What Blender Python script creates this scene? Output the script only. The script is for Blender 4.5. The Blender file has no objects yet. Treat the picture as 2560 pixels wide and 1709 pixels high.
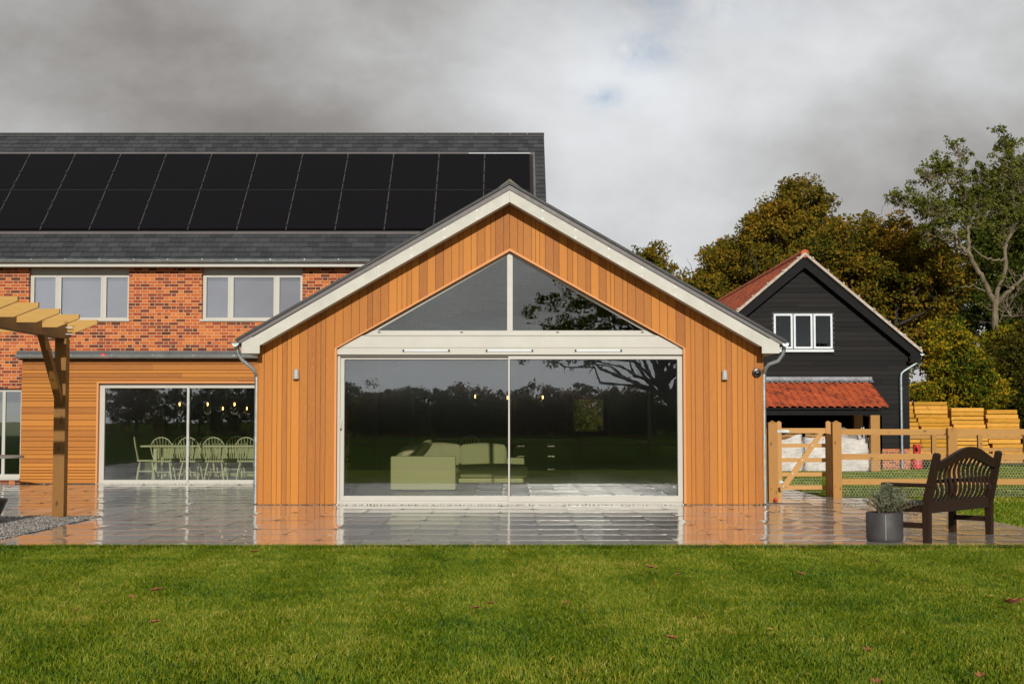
import bpy, bmesh, math, random
import numpy as np
from mathutils import Vector, Matrix
R = math.radians
random.seed(11)
rng = np.random.default_rng(7)
scene = bpy.context.scene
COL = scene.collection

# ------------------------------------------------------------------ camera
F, PX, PY, HC, PITCH = 3555.6, 1280.0, 854.5, 1.46, R(3.147)
cam_d = bpy.data.cameras.new('camera'); cam = bpy.data.objects.new('camera', cam_d); COL.objects.link(cam)
cam_d.lens = 50; cam_d.sensor_width = 36; cam_d.clip_end = 3000; cam_d.clip_start = .1
cam.location = (0, 0, HC); cam.rotation_euler = (R(90) + PITCH, 0, 0)
scene.camera = cam
CP, SP = math.cos(PITCH), math.sin(PITCH)

def at(px, py, Y):
    """a measured picture point at the real distance Y -> metres"""
    u, v = (px - PX) / F, (PY - py) / F
    t = Y / (CP - v * SP)
    return Vector((u * t, Y, HC + (SP + v * CP) * t))
def X(px, Y, py=1000): return at(px, py, Y).x
def Z(py, Y): return at(PX, py, Y).z
def G(px, py, z=0):
    u, v = (px - PX) / F, (PY - py) / F
    t = (z - HC) / (SP + v * CP)
    return Vector((u * t, (CP - v * SP) * t, z))

# ------------------------------------------------------------------ mesh builder
class MB:
    def __init__(s): s.v, s.f, s.sm = [], [], []
    def add(s, vs, fs, smooth=False):
        k = len(s.v); s.v += [tuple(p) for p in vs]
        s.f += [tuple(i + k for i in f) for f in fs]; s.sm += [smooth] * len(fs); return s
    def box(s, x0, x1, y0, y1, z0, z1, m=None):
        vs = [(x0,y0,z0),(x1,y0,z0),(x1,y1,z0),(x0,y1,z0),(x0,y0,z1),(x1,y0,z1),(x1,y1,z1),(x0,y1,z1)]
        if m is not None: vs = [m @ Vector(p) for p in vs]
        return s.add(vs, [(3,2,1,0),(4,5,6,7),(0,1,5,4),(1,2,6,5),(2,3,7,6),(3,0,4,7)])
    def rbox(s, x0, x1, y0, y1, z0, z1, r=.02, seg=2, m=None, puff=0):
        bm = bmesh.new(); bmesh.ops.create_cube(bm, size=1)
        for v in bm.verts: v.co = Vector(((x0+x1)/2 + v.co.x*(x1-x0), (y0+y1)/2 + v.co.y*(y1-y0), (z0+z1)/2 + v.co.z*(z1-z0)))
        if puff: bmesh.ops.subdivide_edges(bm, edges=bm.edges[:], cuts=5, use_grid_fill=True)
        ed = [e for e in bm.edges if len(e.link_faces) == 2 and e.calc_face_angle(0) > .5]
        bmesh.ops.bevel(bm, geom=ed, offset=r, segments=seg, affect='EDGES', profile=.5)
        if puff:
            c = Vector(((x0+x1)/2,(y0+y1)/2,(z0+z1)/2)); h = Vector(((x1-x0)/2,(y1-y0)/2,(z1-z0)/2))
            for v in bm.verts:
                q = Vector((v.co[i]-c[i])/h[i] if h[i] else 0 for i in range(3)) if False else Vector([(v.co[i]-c[i])/h[i] for i in range(3)])
                for i in range(3):
                    o = [q[j] for j in range(3) if j != i]
                    v.co[i] += puff * q[i] * max(0, 1-o[0]**2) * max(0, 1-o[1]**2)
        vs = [v.co.copy() for v in bm.verts]
        if m is not None: vs = [m @ p for p in vs]
        s.add(vs, [[v.index for v in f.verts] for f in bm.faces], True); bm.free(); return s
    def prism(s, poly, d):
        """closed 3D polygon swept along vector d"""
        n = len(poly); d = Vector(d); a = [Vector(p) for p in poly]
        vs = a + [p + d for p in a]
        fs = [tuple(range(n))[::-1], tuple(range(n, 2*n))] + [(i, (i+1) % n, n+(i+1) % n, n+i) for i in range(n)]
        return s.add(vs, fs)
    def bar(s, a, b, w, h, up=(0,0,1)):
        a, b = Vector(a), Vector(b); d = (b-a).normalized(); u = Vector(up)
        sx = d.cross(u).normalized(); uz = sx.cross(d).normalized()
        q = [sx*(i*w/2) + uz*(j*h/2) for i, j in ((-1,-1),(1,-1),(1,1),(-1,1))]
        vs = [a+p for p in q] + [b+p for p in q]
        return s.add(vs, [(3,2,1,0),(4,5,6,7),(0,1,5,4),(1,2,6,5),(2,3,7,6),(3,0,4,7)])
    def tube(s, pts, rad, n=8, caps=True):
        pts = [Vector(p) for p in pts]; m = len(pts)
        if not hasattr(rad, '__len__'): rad = [rad]*m
        vs = []; prev = None
        for i, p in enumerate(pts):
            d = (pts[min(i+1, m-1)] - pts[max(i-1, 0)])
            d = d.normalized() if d.length > 1e-9 else Vector((0,0,1))
            if prev is None:
                u = d.orthogonal().normalized()
            else:
                u = prev - d*prev.dot(d); u = u.normalized() if u.length > 1e-6 else d.orthogonal().normalized()
            prev = u; w = d.cross(u)
            for k in range(n):
                a = 2*math.pi*k/n; vs.append(p + (u*math.cos(a) + w*math.sin(a))*rad[i])
        fs = [(i*n+k, i*n+(k+1) % n, (i+1)*n+(k+1) % n, (i+1)*n+k) for i in range(m-1) for k in range(n)]
        if caps: fs += [tuple(range(n))[::-1], tuple(range((m-1)*n, m*n))]
        return s.add(vs, fs, n > 5)
    def lathe(s, prof, c=(0,0,0), n=20, axis='z'):
        vs = []
        for r_, z_ in prof:
            for k in range(n):
                a = 2*math.pi*k/n; p = (r_*math.cos(a), r_*math.sin(a), z_)
                if axis == 'y': p = (p[0], p[2], p[1])
                if axis == 'x': p = (p[2], p[0], p[1])
                vs.append((p[0]+c[0], p[1]+c[1], p[2]+c[2]))
        m = len(prof)
        fs = [(i*n+k, i*n+(k+1) % n, (i+1)*n+(k+1) % n, (i+1)*n+k) for i in range(m-1) for k in range(n)]
        fs += [tuple(range(n))[::-1], tuple(range((m-1)*n, m*n))]
        return s.add(vs, fs, True)
    def cut(s): s.mk = getattr(s, 'mk', [0]) + [(len(s.v), len(s.f))]; return s
    def each(s, name, m, parent=None, **kw):
        """one object for every piece closed with cut()"""
        a, b, out = 0, 0, []
        for c, d in s.mk[1:]:
            q = MB(); q.v = s.v[a:c]; q.f = [tuple(i-a for i in f) for f in s.f[b:d]]; q.sm = s.sm[b:d]; out.append(q.build(name, m, parent, **kw)); a, b = c, d
        return out
    def build(s, name, m, parent=None, world=True, sharp=35):
        me = bpy.data.meshes.new(name); vs = s.v
        o = bpy.data.objects.new(name, me); COL.objects.link(o)
        if parent is not None:
            o.parent = parent
            r = parent
            while r.parent is not None: r = r.parent
            if world and r.name in ORG:
                b = ORG[r.name]; vs = [(p[0]-b[0], p[1]-b[1], p[2]-b[2]) for p in vs]
        me.from_pydata(vs, [], s.f)
        if any(s.sm):
            me.polygons.foreach_set('use_smooth', s.sm)
            me.update(); me.set_sharp_from_angle(angle=R(sharp))
        me.materials.append(m); me.update()
        return o
ORG = {}
def np_mesh(name, verts, faces, m, parent=None, smooth=False):
    """fast mesh from arrays: verts (n,3), faces (k,3|4)"""
    me = bpy.data.meshes.new(name); n, k = faces.shape
    me.vertices.add(len(verts)); me.vertices.foreach_set('co', verts.astype(np.float32).ravel())
    me.loops.add(n*k); me.loops.foreach_set('vertex_index', faces.astype(np.int32).ravel())
    me.polygons.add(n); me.polygons.foreach_set('loop_start', np.arange(0, n*k, k, dtype=np.int32))
    me.update(calc_edges=True)
    if smooth: me.polygons.foreach_set('use_smooth', np.ones(n, bool))
    me.materials.append(m)
    o = bpy.data.objects.new(name, me); COL.objects.link(o)
    if parent is not None: o.parent = parent
    return o
def tag(o, label=None, cat=None, group=None, kind=None):
    if label: o['label'] = label
    if cat: o['category'] = cat
    if group: o['group'] = group
    if kind: o['kind'] = kind
    return o
def thing(name, label, cat, loc=(0,0,0), rz=0, group=None):
    o = bpy.data.objects.new(name, None); COL.objects.link(o)
    o.location = loc; o.rotation_euler = (0, 0, rz); o.empty_display_size = .2
    ORG[o.name] = tuple(loc)
    return tag(o, label, cat, group)
def dup(root, loc, rz=0, label=None):
    r = root.copy(); COL.objects.link(r); r.location = loc; r.rotation_euler = (0, 0, rz)
    if label: r['label'] = label
    for ch in list(root.children):
        c = ch.copy(); COL.objects.link(c); c.parent = r
        for g in list(ch.children):
            d = g.copy(); COL.objects.link(d); d.parent = c
    return r
def wall_holes(mb, x0, x1, z0, z1, y0, y1, holes, fl=None):
    """slab between y0 (front) and y1 with rectangular holes (xa,xb,za,zb)"""
    xs = sorted({x0, x1, *[h[0] for h in holes], *[h[1] for h in holes]}); zs = sorted({z0, z1, *[h[2] for h in holes], *[h[3] for h in holes]})
    xs = [x for x in xs if x0 <= x <= x1]; zs = [z for z in zs if z0 <= z <= z1]
    def solid(i, j):
        if i < 0 or j < 0 or i >= len(xs)-1 or j >= len(zs)-1: return False
        cx, cz = (xs[i]+xs[i+1])/2, (zs[j]+zs[j+1])/2
        return not any(h[0] < cx < h[1] and h[2] < cz < h[3] for h in holes)
    for i in range(len(xs)-1):
        for j in range(len(zs)-1):
            if not solid(i, j): continue
            a, b, c, d = xs[i], xs[i+1], zs[j], zs[j+1]
            q = [((a,y0,c),(b,y0,c),(b,y0,d),(a,y0,d)), ((b,y1,c),(a,y1,c),(a,y1,d),(b,y1,d))]
            if not solid(i-1, j): q.append(((a,y1,c),(a,y0,c),(a,y0,d),(a,y1,d)))
            if not solid(i+1, j): q.append(((b,y0,c),(b,y1,c),(b,y1,d),(b,y0,d)))
            if not solid(i, j-1): q.append(((a,y1,c),(b,y1,c),(b,y0,c),(a,y0,c)))
            if not solid(i, j+1): q.append(((a,y0,d),(b,y0,d),(b,y1,d),(a,y1,d)))
            for p in q: mb.add(p, [(0,1,2,3)])
    return mb

# ------------------------------------------------------------------ materials
class NT:
    def __init__(s, name):
        s.m = bpy.data.materials.new(name); s.m.use_nodes = True; s.t = s.m.node_tree
        s.b = s.t.nodes['Principled BSDF']; s.out = s.t.nodes['Material Output']
    def n(s, typ, **kw):
        nd = s.t.nodes.new('ShaderNode' + typ)
        for k, v in kw.items():
            if k.startswith('_'): setattr(nd, k[1:], v)
            else: s.set(nd.inputs[int(k[1:])] if k[0] == 'i' and k[1:].isdigit() else nd.inputs[k.replace('__', ' ')], v)
        return nd
    def set(s, sock, v):
        if isinstance(v, bpy.types.NodeSocket): s.t.links.new(v, sock)
        elif isinstance(v, bpy.types.Node): s.t.links.new(v.outputs[0], sock)
        elif isinstance(v, tuple) and len(v) == 3 and sock.type == 'RGBA': sock.default_value = (*v, 1)
        else: sock.default_value = v
    def math(s, op, a, b=0.0, c=None, clamp=False):
        nd = s.n('Math', _operation=op, _use_clamp=clamp, i0=a, i1=b)
        if c is not None: s.set(nd.inputs[2], c)
        return nd.outputs[0]
    def mix(s, fac, a, b, mode='MIX'):
        nd = s.t.nodes.new('ShaderNodeMix'); nd.data_type = 'RGBA'; nd.blend_type = mode
        s.set(nd.inputs[0], fac); s.set(nd.inputs[6], a); s.set(nd.inputs[7], b); return nd.outputs[2]
    def ramp(s, fac, stops, interp='LINEAR'):
        nd = s.n('ValToRGB', Fac=fac); e = nd.color_ramp.elements; nd.color_ramp.interpolation = interp
        while len(e) < len(stops): e.new(.5)
        for k, (p, c) in enumerate(stops): e[k].position = p; e[k].color = (*c, 1) if len(c) == 3 else c
        return nd.outputs[0]
    def pos(s): return s.n('NewGeometry').outputs['Position']
    def obj(s): return s.n('TexCoord').outputs['Object']
    def island(s): return s.n('NewGeometry').outputs['Random Per Island']
    def mapv(s, v, scale=(1,1,1), loc=(0,0,0)): return s.n('Mapping', Vector=v, Scale=scale, Location=loc).outputs[0]
    def noise(s, v, scale, detail=4, rough=.55, dist=0): return s.n('TexNoise', Vector=v, Scale=scale, Detail=detail, Roughness=rough, Distortion=dist).outputs[0]
    def bump(s, h, strength=.3, dist=.01):
        b = s.n('Bump', Height=h, Strength=strength, Distance=dist); s.set(s.b.inputs['Normal'], b.outputs[0]); return b
    def fin(s, col=None, rough=None, metal=None, spec=None):
        for k, v in (('Base Color', col), ('Roughness', rough), ('Metallic', metal), ('Specular IOR Level', spec)):
            if v is not None: s.set(s.b.inputs[k], v)
        return s.m
def simple(name, col, rough=.6, var=.2, scale=6, bump=0, metal=0, spec=.5, coords='obj'):
    t = NT(name); v = t.obj() if coords == 'obj' else t.pos()
    nz = t.noise(v, scale, 6, .6)
    lo, hi = tuple(c*(1-var) for c in col), tuple(min(1, c*(1+var)) for c in col)
    c = t.ramp(nz, [(.3, lo), (.7, hi)])
    r = t.math('MULTIPLY_ADD', t.noise(v, scale*3, 4), .25, rough-.12)
    if bump: t.bump(t.noise(v, scale*8, 5, .65), bump, .01)
    return t.fin(c, r, metal, spec)
def wood(name, lo, hi, axis, rough=.6, knots=False, spec=.3, island=True, gscale=1, dirt=0):
    """sawn timber, grain along axis 0/1/2; each board has its own tone"""
    t = NT(name); v = t.obj()
    sc = [26*gscale]*3; sc[axis] = 1.1*gscale
    isl = t.island()
    off = t.n('Combine' + 'XYZ', X=t.math('MULTIPLY', isl, 37), Y=t.math('MULTIPLY', isl, 53), Z=t.math('MULTIPLY', isl, 71)).outputs[0]
    vv = t.n('VectorMath', _operation='ADD', i0=v, i1=off).outputs[0] if island else v
    g = t.noise(t.mapv(vv, tuple(sc)), 1, 7, .6, 1.4)
    sc2 = [7*gscale]*3; sc2[axis] = .5*gscale
    g2 = t.noise(t.mapv(vv, tuple(sc2)), 1, 4, .5, 2.2)
    rings = t.math('FRACT', t.math('MULTIPLY', g2, 9))
    tone = t.math('ADD', t.math('MULTIPLY', isl if island else g2, .62), t.math('ADD', t.math('MULTIPLY', g, .40), t.math('MULTIPLY', rings, .20)))
    mid = tuple((a*.45+b*.55) for a, b in zip(lo, hi))
    c = t.ramp(tone, [(.12, lo), (.5, mid), (.95, hi)])
    if knots:
        k = [6.5]*3; k[axis] = 3.2
        vor = t.n('TexVoronoi', Vector=t.mapv(vv, tuple(k)), Scale=1.0).outputs['Distance']
        kn = t.ramp(vor, [(.05, (1,1,1)), (.17, (0,0,0))])
        c = t.mix(t.math('MULTIPLY', kn, .75), c, tuple(x*.22 for x in lo))
    if dirt:
        d = t.ramp(t.noise(v, 2.2, 5), [(.5, (0,0,0)), (.75, (1,1,1))])
        c = t.mix(t.math('MULTIPLY', d, dirt), c, (.05, .035, .02))
    t.bump(g, .25, .004)
    return t.fin(c, t.math('MULTIPLY_ADD', g, .2, rough-.1), 0, spec)

M = {}
M['cedar_v'] = wood('cedar upright boards', (.265,.083,.018), (.545,.207,.027), 2)
M['cedar_h'] = wood('cedar level boards', (.26,.085,.020), (.53,.208,.031), 0)
M['cedar_trim'] = wood('cedar trim', (.5,.2,.07), (.68,.3,.11), 2)
M['barn_board'] = wood('black weatherboard', (.0022,.002,.002), (.0135,.0122,.0122), 0, .6, spec=.12)
M['barn_trim'] = simple('black stained bargeboard', (.0075,.007,.0075), .6, .25, 5, spec=.12)
M['fence_x'] = wood('treated rail timber', (.26,.125,.032), (.50,.27,.078), 0, .65, True)
M['fence_z'] = wood('treated post timber', (.24,.11,.027), (.45,.23,.062), 2, .65, True)
M['gate_x'] = wood('gate rail timber', (.36,.18,.055), (.58,.33,.115), 0, .65, True)
M['gate_z'] = wood('gate stile timber', (.34,.17,.05), (.55,.30,.105), 2, .65, True)
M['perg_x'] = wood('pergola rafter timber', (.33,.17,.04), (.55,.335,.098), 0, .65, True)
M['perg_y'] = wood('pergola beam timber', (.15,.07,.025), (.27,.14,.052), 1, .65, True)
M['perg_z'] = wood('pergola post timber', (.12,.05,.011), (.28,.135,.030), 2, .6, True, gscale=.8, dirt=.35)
M['teak'] = wood('dark wet bench timber', (.011,.006,.0038), (.034,.018,.0105), 2, .5, spec=.14)
M['joinery'] = simple('stone coloured powder coat', (.485,.475,.425), .45, .04, 3)
M['barge'] = simple('cement fibre bargeboard', (.49,.487,.43), .55, .10, 3.5, .08)
M['verge_metal'] = simple('grey verge trim', (.125,.11,.11), .5, .12, 3)
M['lead'] = simple('grey lead flashing', (.075,.08,.085), .55, .25, 3)
M['lead_bright'] = simple('weathered lead apron', (.21,.22,.24), .45, .35, 6, .1, .2)
M['galv'] = simple('galvanised steel', (.40,.44,.44), .36, .22, 5, 0, .75)
M['galv_blue'] = simple('galvanised barn pipe', (.42,.5,.53), .34, .18, 5, 0, .7)
M['lampgrey'] = simple('grey lamp housing', (.40,.39,.37), .5, .08, 9)
M['black'] = simple('black plastic', (.012,.012,.013), .3, .2, 9)
M['rubber'] = simple('dark gasket', (.02,.022,.022), .6, .1, 9)
M['alu'] = simple('white aluminium frame', (.62,.68,.72), .4, .06, 5)
M['darkframe'] = simple('black window lining', (.012,.013,.016), .5, .1, 5)
M['concrete'] = simple('dark cast concrete', (.046,.044,.045), .6, .35, 3.5, .15)
M['planter'] = simple('black glazed planter', (.02,.022,.027), .3, .2, 5)
M['soil'] = simple('potting soil', (.03,.02,.014), .95, .5, 25, .6)
M['chairpaint'] = simple('pale painted chair', (.80,.80,.66), .45, .05, 5)
M['sofa'] = simple('pale woven sofa cloth', (.62,.60,.44), .9, .07, 30, .12)
M['cushion'] = simple('cream cushion cloth', (.64,.60,.48), .9, .08, 18, .1)
M['wall_in'] = simple('sage walls with dimness painted in', (.075,.08,.06), .7, .08, 2)  # dimness of the unlit rooms is put into this wall colour
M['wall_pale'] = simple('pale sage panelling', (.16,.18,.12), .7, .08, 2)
M['ceil_in'] = simple('interior ceiling paint', (.17,.17,.14), .8, .05, 2)
M['floor_in'] = simple('interior stone floor', (.20,.19,.16), .45, .2, 1.5)
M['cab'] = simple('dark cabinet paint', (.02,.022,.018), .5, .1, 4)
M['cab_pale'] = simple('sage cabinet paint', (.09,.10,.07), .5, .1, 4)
M['worktop'] = simple('pale worktop', (.42,.41,.36), .4, .15, 7)
M['sideboard'] = simple('pale green panel', (.58,.60,.44), .6, .06, 4)
M['brass'] = simple('polished handle', (.75,.7,.6), .25, .05, 9, 0, 1)
M['blind'] = simple('pale window blind', (.50,.48,.50), .85, .12, 2)
M['redcan'] = simple('red enamel', (.55,.035,.03), .4, .12, 6)
M['redplastic'] = simple('red plastic', (.6,.05,.03), .4, .1, 8)
M['whitepaint'] = simple('white lettering', (.8,.78,.75), .5, .05, 8)
M['tabletop'] = wood('weathered table timber', (.16,.14,.12), (.3,.27,.24), 0, .6)
M['mortar'] = simple('verge mortar', (.46,.41,.34), .9, .3, 9, .5)
M['slate_ridge'] = simple('black ridge tile', (.035,.037,.036), .6, .2, 4, .1)
M['lichen_tile'] = simple('weathered ridge tile', (.16,.15,.10), .9, .5, 16, .5)
M['wire'] = simple('galvanised wire', (.42,.42,.36), .5, .1, 5, 0, .3)
M['log'] = wood('split firewood', (.2,.09,.03), (.5,.3,.13), 0, .8)
M['panelwall'] = M['wall_pale']
M['twig'] = simple('brown dead stalk', (.10,.05,.025), .85, .4, 20)
M['flex'] = M['black']

def solar_mat():
    t = NT('black solar cells'); v = t.obj()
    x, y, z = (t.n('SeparateXYZ', Vector=v).outputs[i] for i in range(3))
    lx = t.math('LESS_THAN', t.math('ABSOLUTE', t.math('SUBTRACT', t.math('FRACT', t.math('MULTIPLY', x, 28)), .5)), .08)
    lz = t.math('LESS_THAN', t.math('ABSOLUTE', t.math('SUBTRACT', t.math('FRACT', t.math('MULTIPLY', z, 17)), .5)), .07)
    l = t.math('MAXIMUM', lx, lz)
    c = t.mix(t.math('MULTIPLY', l, .4), t.mix(t.island(), (.0035,.0032,.0042), (.006,.0056,.007)), (.018,.017,.02))
    return t.fin(c, .38, 0, .035)
M['solar'] = solar_mat()
M['solar_edge'] = simple('black panel frame', (.012,.012,.012), .4, .1, 5)
M['solar_rail'] = simple('grey rail', (.045,.045,.047), .5, .1, 5)

def slate_mat():
    t = NT('natural slate'); v = t.obj()
    c = t.ramp(t.math('ADD', t.math('MULTIPLY', t.island(), .55), t.math('MULTIPLY', t.noise(v, 9, 6, .65), .5)), [(.2, (.028,.030,.034)), (.55, (.043,.046,.051)), (.9, (.064,.067,.074))])
    t.bump(t.noise(v, 26, 6, .7), .35, .006)
    return t.fin(c, t.math('MULTIPLY_ADD', t.noise(v, 14, 4), .3, .42), 0, .3)
M['slate'] = slate_mat()

def tile_mat():
    t = NT('red clay pantile'); v = t.obj()
    n1 = t.noise(v, 2.6, 5, .6)
    c = t.ramp(t.math('ADD', t.math('MULTIPLY', t.island(), .25), t.math('MULTIPLY', n1, .8)), [(.3, (.12,.036,.024)), (.46, (.40,.082,.03)), (.75, (.60,.135,.048))])
    t.bump(t.noise(v, 40, 4), .2, .004)
    return t.fin(c, .72, 0, .3)
M['pantile'] = tile_mat()

def brick_mat(name, soft=False):
    """Flemish bond: stretcher and header alternate in every course"""
    t = NT(name); p = t.n('SeparateXYZ', Vector=t.pos())
    x, z = p.outputs[0], p.outputs[2]
    ch, per, st, mo = .075, .3375, .225, .0105
    rz = t.math('DIVIDE', z, ch); row = t.math('FLOOR', rz); fz = t.math('MULTIPLY', t.math('FRACT', rz), ch)
    odd = t.math('MODULO', t.math('ADD', row, 1000), 2)
    xs = t.math('DIVIDE', t.math('ADD', t.math('ADD', x, t.math('MULTIPLY', odd, per/2)), 100), per)
    cell = t.math('FLOOR', xs); fx = t.math('MULTIPLY', t.math('FRACT', xs), per)
    head = t.math('GREATER_THAN', fx, st)
    bx = t.math('SUBTRACT', fx, t.math('MULTIPLY', head, st)); bw = t.math('SUBTRACT', st, t.math('MULTIPLY', head, st/2))
    jig = t.math('MULTIPLY', t.math('SUBTRACT', t.noise(t.pos(), 30, 3), .5), .006)
    dx = t.math('MINIMUM', bx, t.math('SUBTRACT', bw, bx)); dz = t.math('MINIMUM', fz, t.math('SUBTRACT', ch, fz))
    d = t.math('ADD', t.math('MINIMUM', dx, dz), jig)
    face = t.math('SMOOTH_MIN', 1, t.math('MULTIPLY', t.math('SUBTRACT', d, mo*.36), 420), .05, True)
    idv = t.n('CombineXYZ', X=t.math('ADD', cell, t.math('MULTIPLY', head, .37)), Y=row, Z=0).outputs[0]
    rnd = t.n('TexWhiteNoise', Vector=idv).outputs[0]
    rnd2 = t.n('TexWhiteNoise', Vector=t.n('VectorMath', _operation='ADD', i0=idv, i1=(7.3,1.9,3)).outputs[0]).outputs[0]
    grit = t.noise(t.pos(), 55, 5, .7)
    col = t.ramp(rnd, [(0, (.075,.026,.021)), (.16, (.13,.034,.022)), (.22, (.26,.05,.024)), (.42, (.33,.06,.026)), (.5, (.50,.115,.030)), (.78, (.60,.155,.036)), (1, (.68,.22,.05))])
    col = t.mix(t.math('MULTIPLY', rnd2, .25), col, (.42,.10,.04))
    col = t.mix(t.math('MULTIPLY', grit, .3), col, (.16,.05,.03))
    mort = t.ramp(grit, [(.3, (.50,.36,.2)), (.7, (.66,.52,.33))])
    if soft: col = t.mix(.35, col, (.42,.16,.1))
    c = t.mix(face, mort, col)
    t.bump(t.math('ADD', face, t.math('MULTIPLY', grit, .3)), .5, .006)
    return t.fin(c, .85, 0, .2)
M['brick'] = brick_mat('orange red Flemish brick'); M['brick_barn'] = brick_mat('barn plinth brick', True)

def glass_mat(name, refl, tint, wob=.02, rough=0.0, haze=0.0):
    t = NT(name); nt = t.t; nt.nodes.remove(t.b)
    tr = t.n('BsdfTransparent', Color=tint); gl = t.n('BsdfGlossy', Color=(.94,.95,1), Roughness=rough)
    v = t.mapv(t.pos(), (1, 1, 2.2))
    b = t.n('Bump', Height=t.noise(v, 1.3, 2), Strength=wob, Distance=.05); nt.links.new(b.outputs[0], gl.inputs['Normal'])
    fr = t.n('Fresnel', IOR=1.5)
    if haze:                                        # added blurred share of the reflection, puts a sun glint on the slabs
        g2 = t.n('BsdfGlossy', Color=(.94,.95,1), Roughness=.10); mh = t.n('MixShader', Fac=haze); nt.links.new(gl.outputs[0], mh.inputs[1]); nt.links.new(g2.outputs[0], mh.inputs[2]); gl2 = mh.outputs[0]
    fac = t.math('ADD', t.math('MULTIPLY', fr, .9), refl, clamp=True)
    mx = t.n('MixShader', Fac=fac); nt.links.new(tr.outputs[0], mx.inputs[1]); nt.links.new(gl2 if haze else gl.outputs[0], mx.inputs[2])
    nt.links.new(mx.outputs[0], t.out.inputs[0]); return t.m
M['glass'] = glass_mat('tinted door glass', .15, (.925,.94,.85), .005, 0, .20)
M['glass_up'] = glass_mat('bedroom glass', .30, (.86,.87,.88), .004)
M['glass_gable'] = glass_mat('gable glass', .15, (.80,.83,.72), .03)
M['glass_barn'] = glass_mat('barn window glass', .012, (.7,.75,.7), .01)
M['bulbglass'] = glass_mat('clear globe glass', .06, (.9,.92,.85), 0, .02)
def emit(name, col, s):
    t = NT(name); t.fin((0,0,0), .5); t.set(t.b.inputs['Emission Color'], col); t.b.inputs['Emission Strength'].default_value = s; return t.m
M['filament'] = emit('glowing filament', (1,.55,.16), 14)

def patio_mat():
    t = NT('wet sandstone slab'); v = t.pos()
    n1 = t.noise(t.mapv(v, (1, 5, 1)), 1.6, 7, .6, .6)
    c = t.ramp(t.math('ADD', t.math('MULTIPLY', t.island(), .5), t.math('MULTIPLY', n1, .5)), [(.2, (.30,.272,.245)), (.5, (.40,.36,.315)), (.85, (.50,.445,.385))])
    n2 = t.noise(t.mapv(v, (2, 9, 1)), 2.2, 6, .6)
    rg = t.ramp(t.math('ADD', t.math('MULTIPLY', n2, .7), t.math('MULTIPLY', t.n('TexWhiteNoise', _noise_dimensions='1D', W=t.island()).outputs[0], .3)), [(.35, (.12,)*3), (.6, (.17,)*3), (.8, (.27,)*3)])
    b = t.n('Bump', Height=t.noise(t.mapv(v, (2, 7, 1)), 2, 4, .55), Strength=.006, Distance=.01); t.set(t.b.inputs['Normal'], b.outputs[0])
    wt = t.n('TexWhiteNoise', _noise_dimensions='1D', W=t.math('MULTIPLY', t.island(), 91.7)).outputs[0]
    wet = t.math('ADD', t.math('MULTIPLY', wt, .45), t.math('MULTIPLY', t.noise(t.mapv(v, (1.2, 3, 1)), 1.1, 5, .6), 1.1))
    t.set(t.b.inputs['Coat Weight'], t.math('MULTIPLY', t.math('SUBTRACT', wet, .22), 1.15, clamp=True)); t.set(t.b.inputs['Coat Roughness'], t.math('MULTIPLY_ADD', wt, .08, .03)); t.b.inputs['Coat IOR'].default_value = 1.33
    t.b.inputs['IOR'].default_value = 1.5
    return t.fin(c, rg, 0, .75)
M['patio'] = patio_mat()
M['grout'] = simple('slab joint', (.27,.24,.21), .5, .2, 8, .2)

def gravel_mat():
    t = NT('grey gravel'); v = t.pos()
    c = t.ramp(t.island(), [(0, (.05,.048,.046)), (.5, (.20,.19,.175)), (1, (.46,.43,.39))])
    return t.fin(c, .75, 0, .3)
M['gravel'] = gravel_mat()
M['gravel_bed'] = simple('gravel bed', (.075,.07,.064), .9, .5, 30, .8, coords='pos')

def lawn_ground():
    t = NT('turf soil'); v = t.pos()
    n = t.noise(v, .8, 6, .6); f = t.noise(v, 40, 5, .7)
    c = t.ramp(t.math('ADD', t.math('MULTIPLY', n, .5), t.math('MULTIPLY', f, .5)), [(.3, (.014,.030,.004)), (.6, (.045,.075,.007)), (.8, (.10,.11,.014))])
    t.bump(f, .8, .03); return t.fin(c, 1, 0, 0)
M['turf'] = lawn_ground()
def blade_mat():
    t = NT('grass blade'); nt = t.t; v = t.pos()
    big = t.noise(v, .55, 4, .6, .6); mid = t.noise(v, 3.2, 4, .6)
    a = t.math('ADD', t.math('MULTIPLY', big, .62), t.math('ADD', t.math('MULTIPLY', mid, .38), t.math('MULTIPLY', t.island(), .46)))
    c = t.ramp(a, [(.42, (.011,.050,.003)), (.60, (.082,.165,.005)), (.80, (.205,.262,.009)), (.93, (.33,.31,.025)), (1.0, (.50,.42,.09))])
    nt.nodes.remove(t.b)
    d = t.n('BsdfDiffuse', Color=c); tr = t.n('BsdfTranslucent', Color=t.mix(.5, c, (.22,.30,.012)))
    g = t.n('BsdfGlossy', Color=(.8,.9,.8), Roughness=.5)
    m1 = t.n('MixShader', Fac=.3); nt.links.new(d.outputs[0], m1.inputs[1]); nt.links.new(tr.outputs[0], m1.inputs[2])
    m2 = t.n('MixShader', Fac=.02); nt.links.new(m1.outputs[0], m2.inputs[1]); nt.links.new(g.outputs[0], m2.inputs[2])
    nt.links.new(m2.outputs[0], t.out.inputs[0]); return t.m
M['blade'] = blade_mat()
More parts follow.
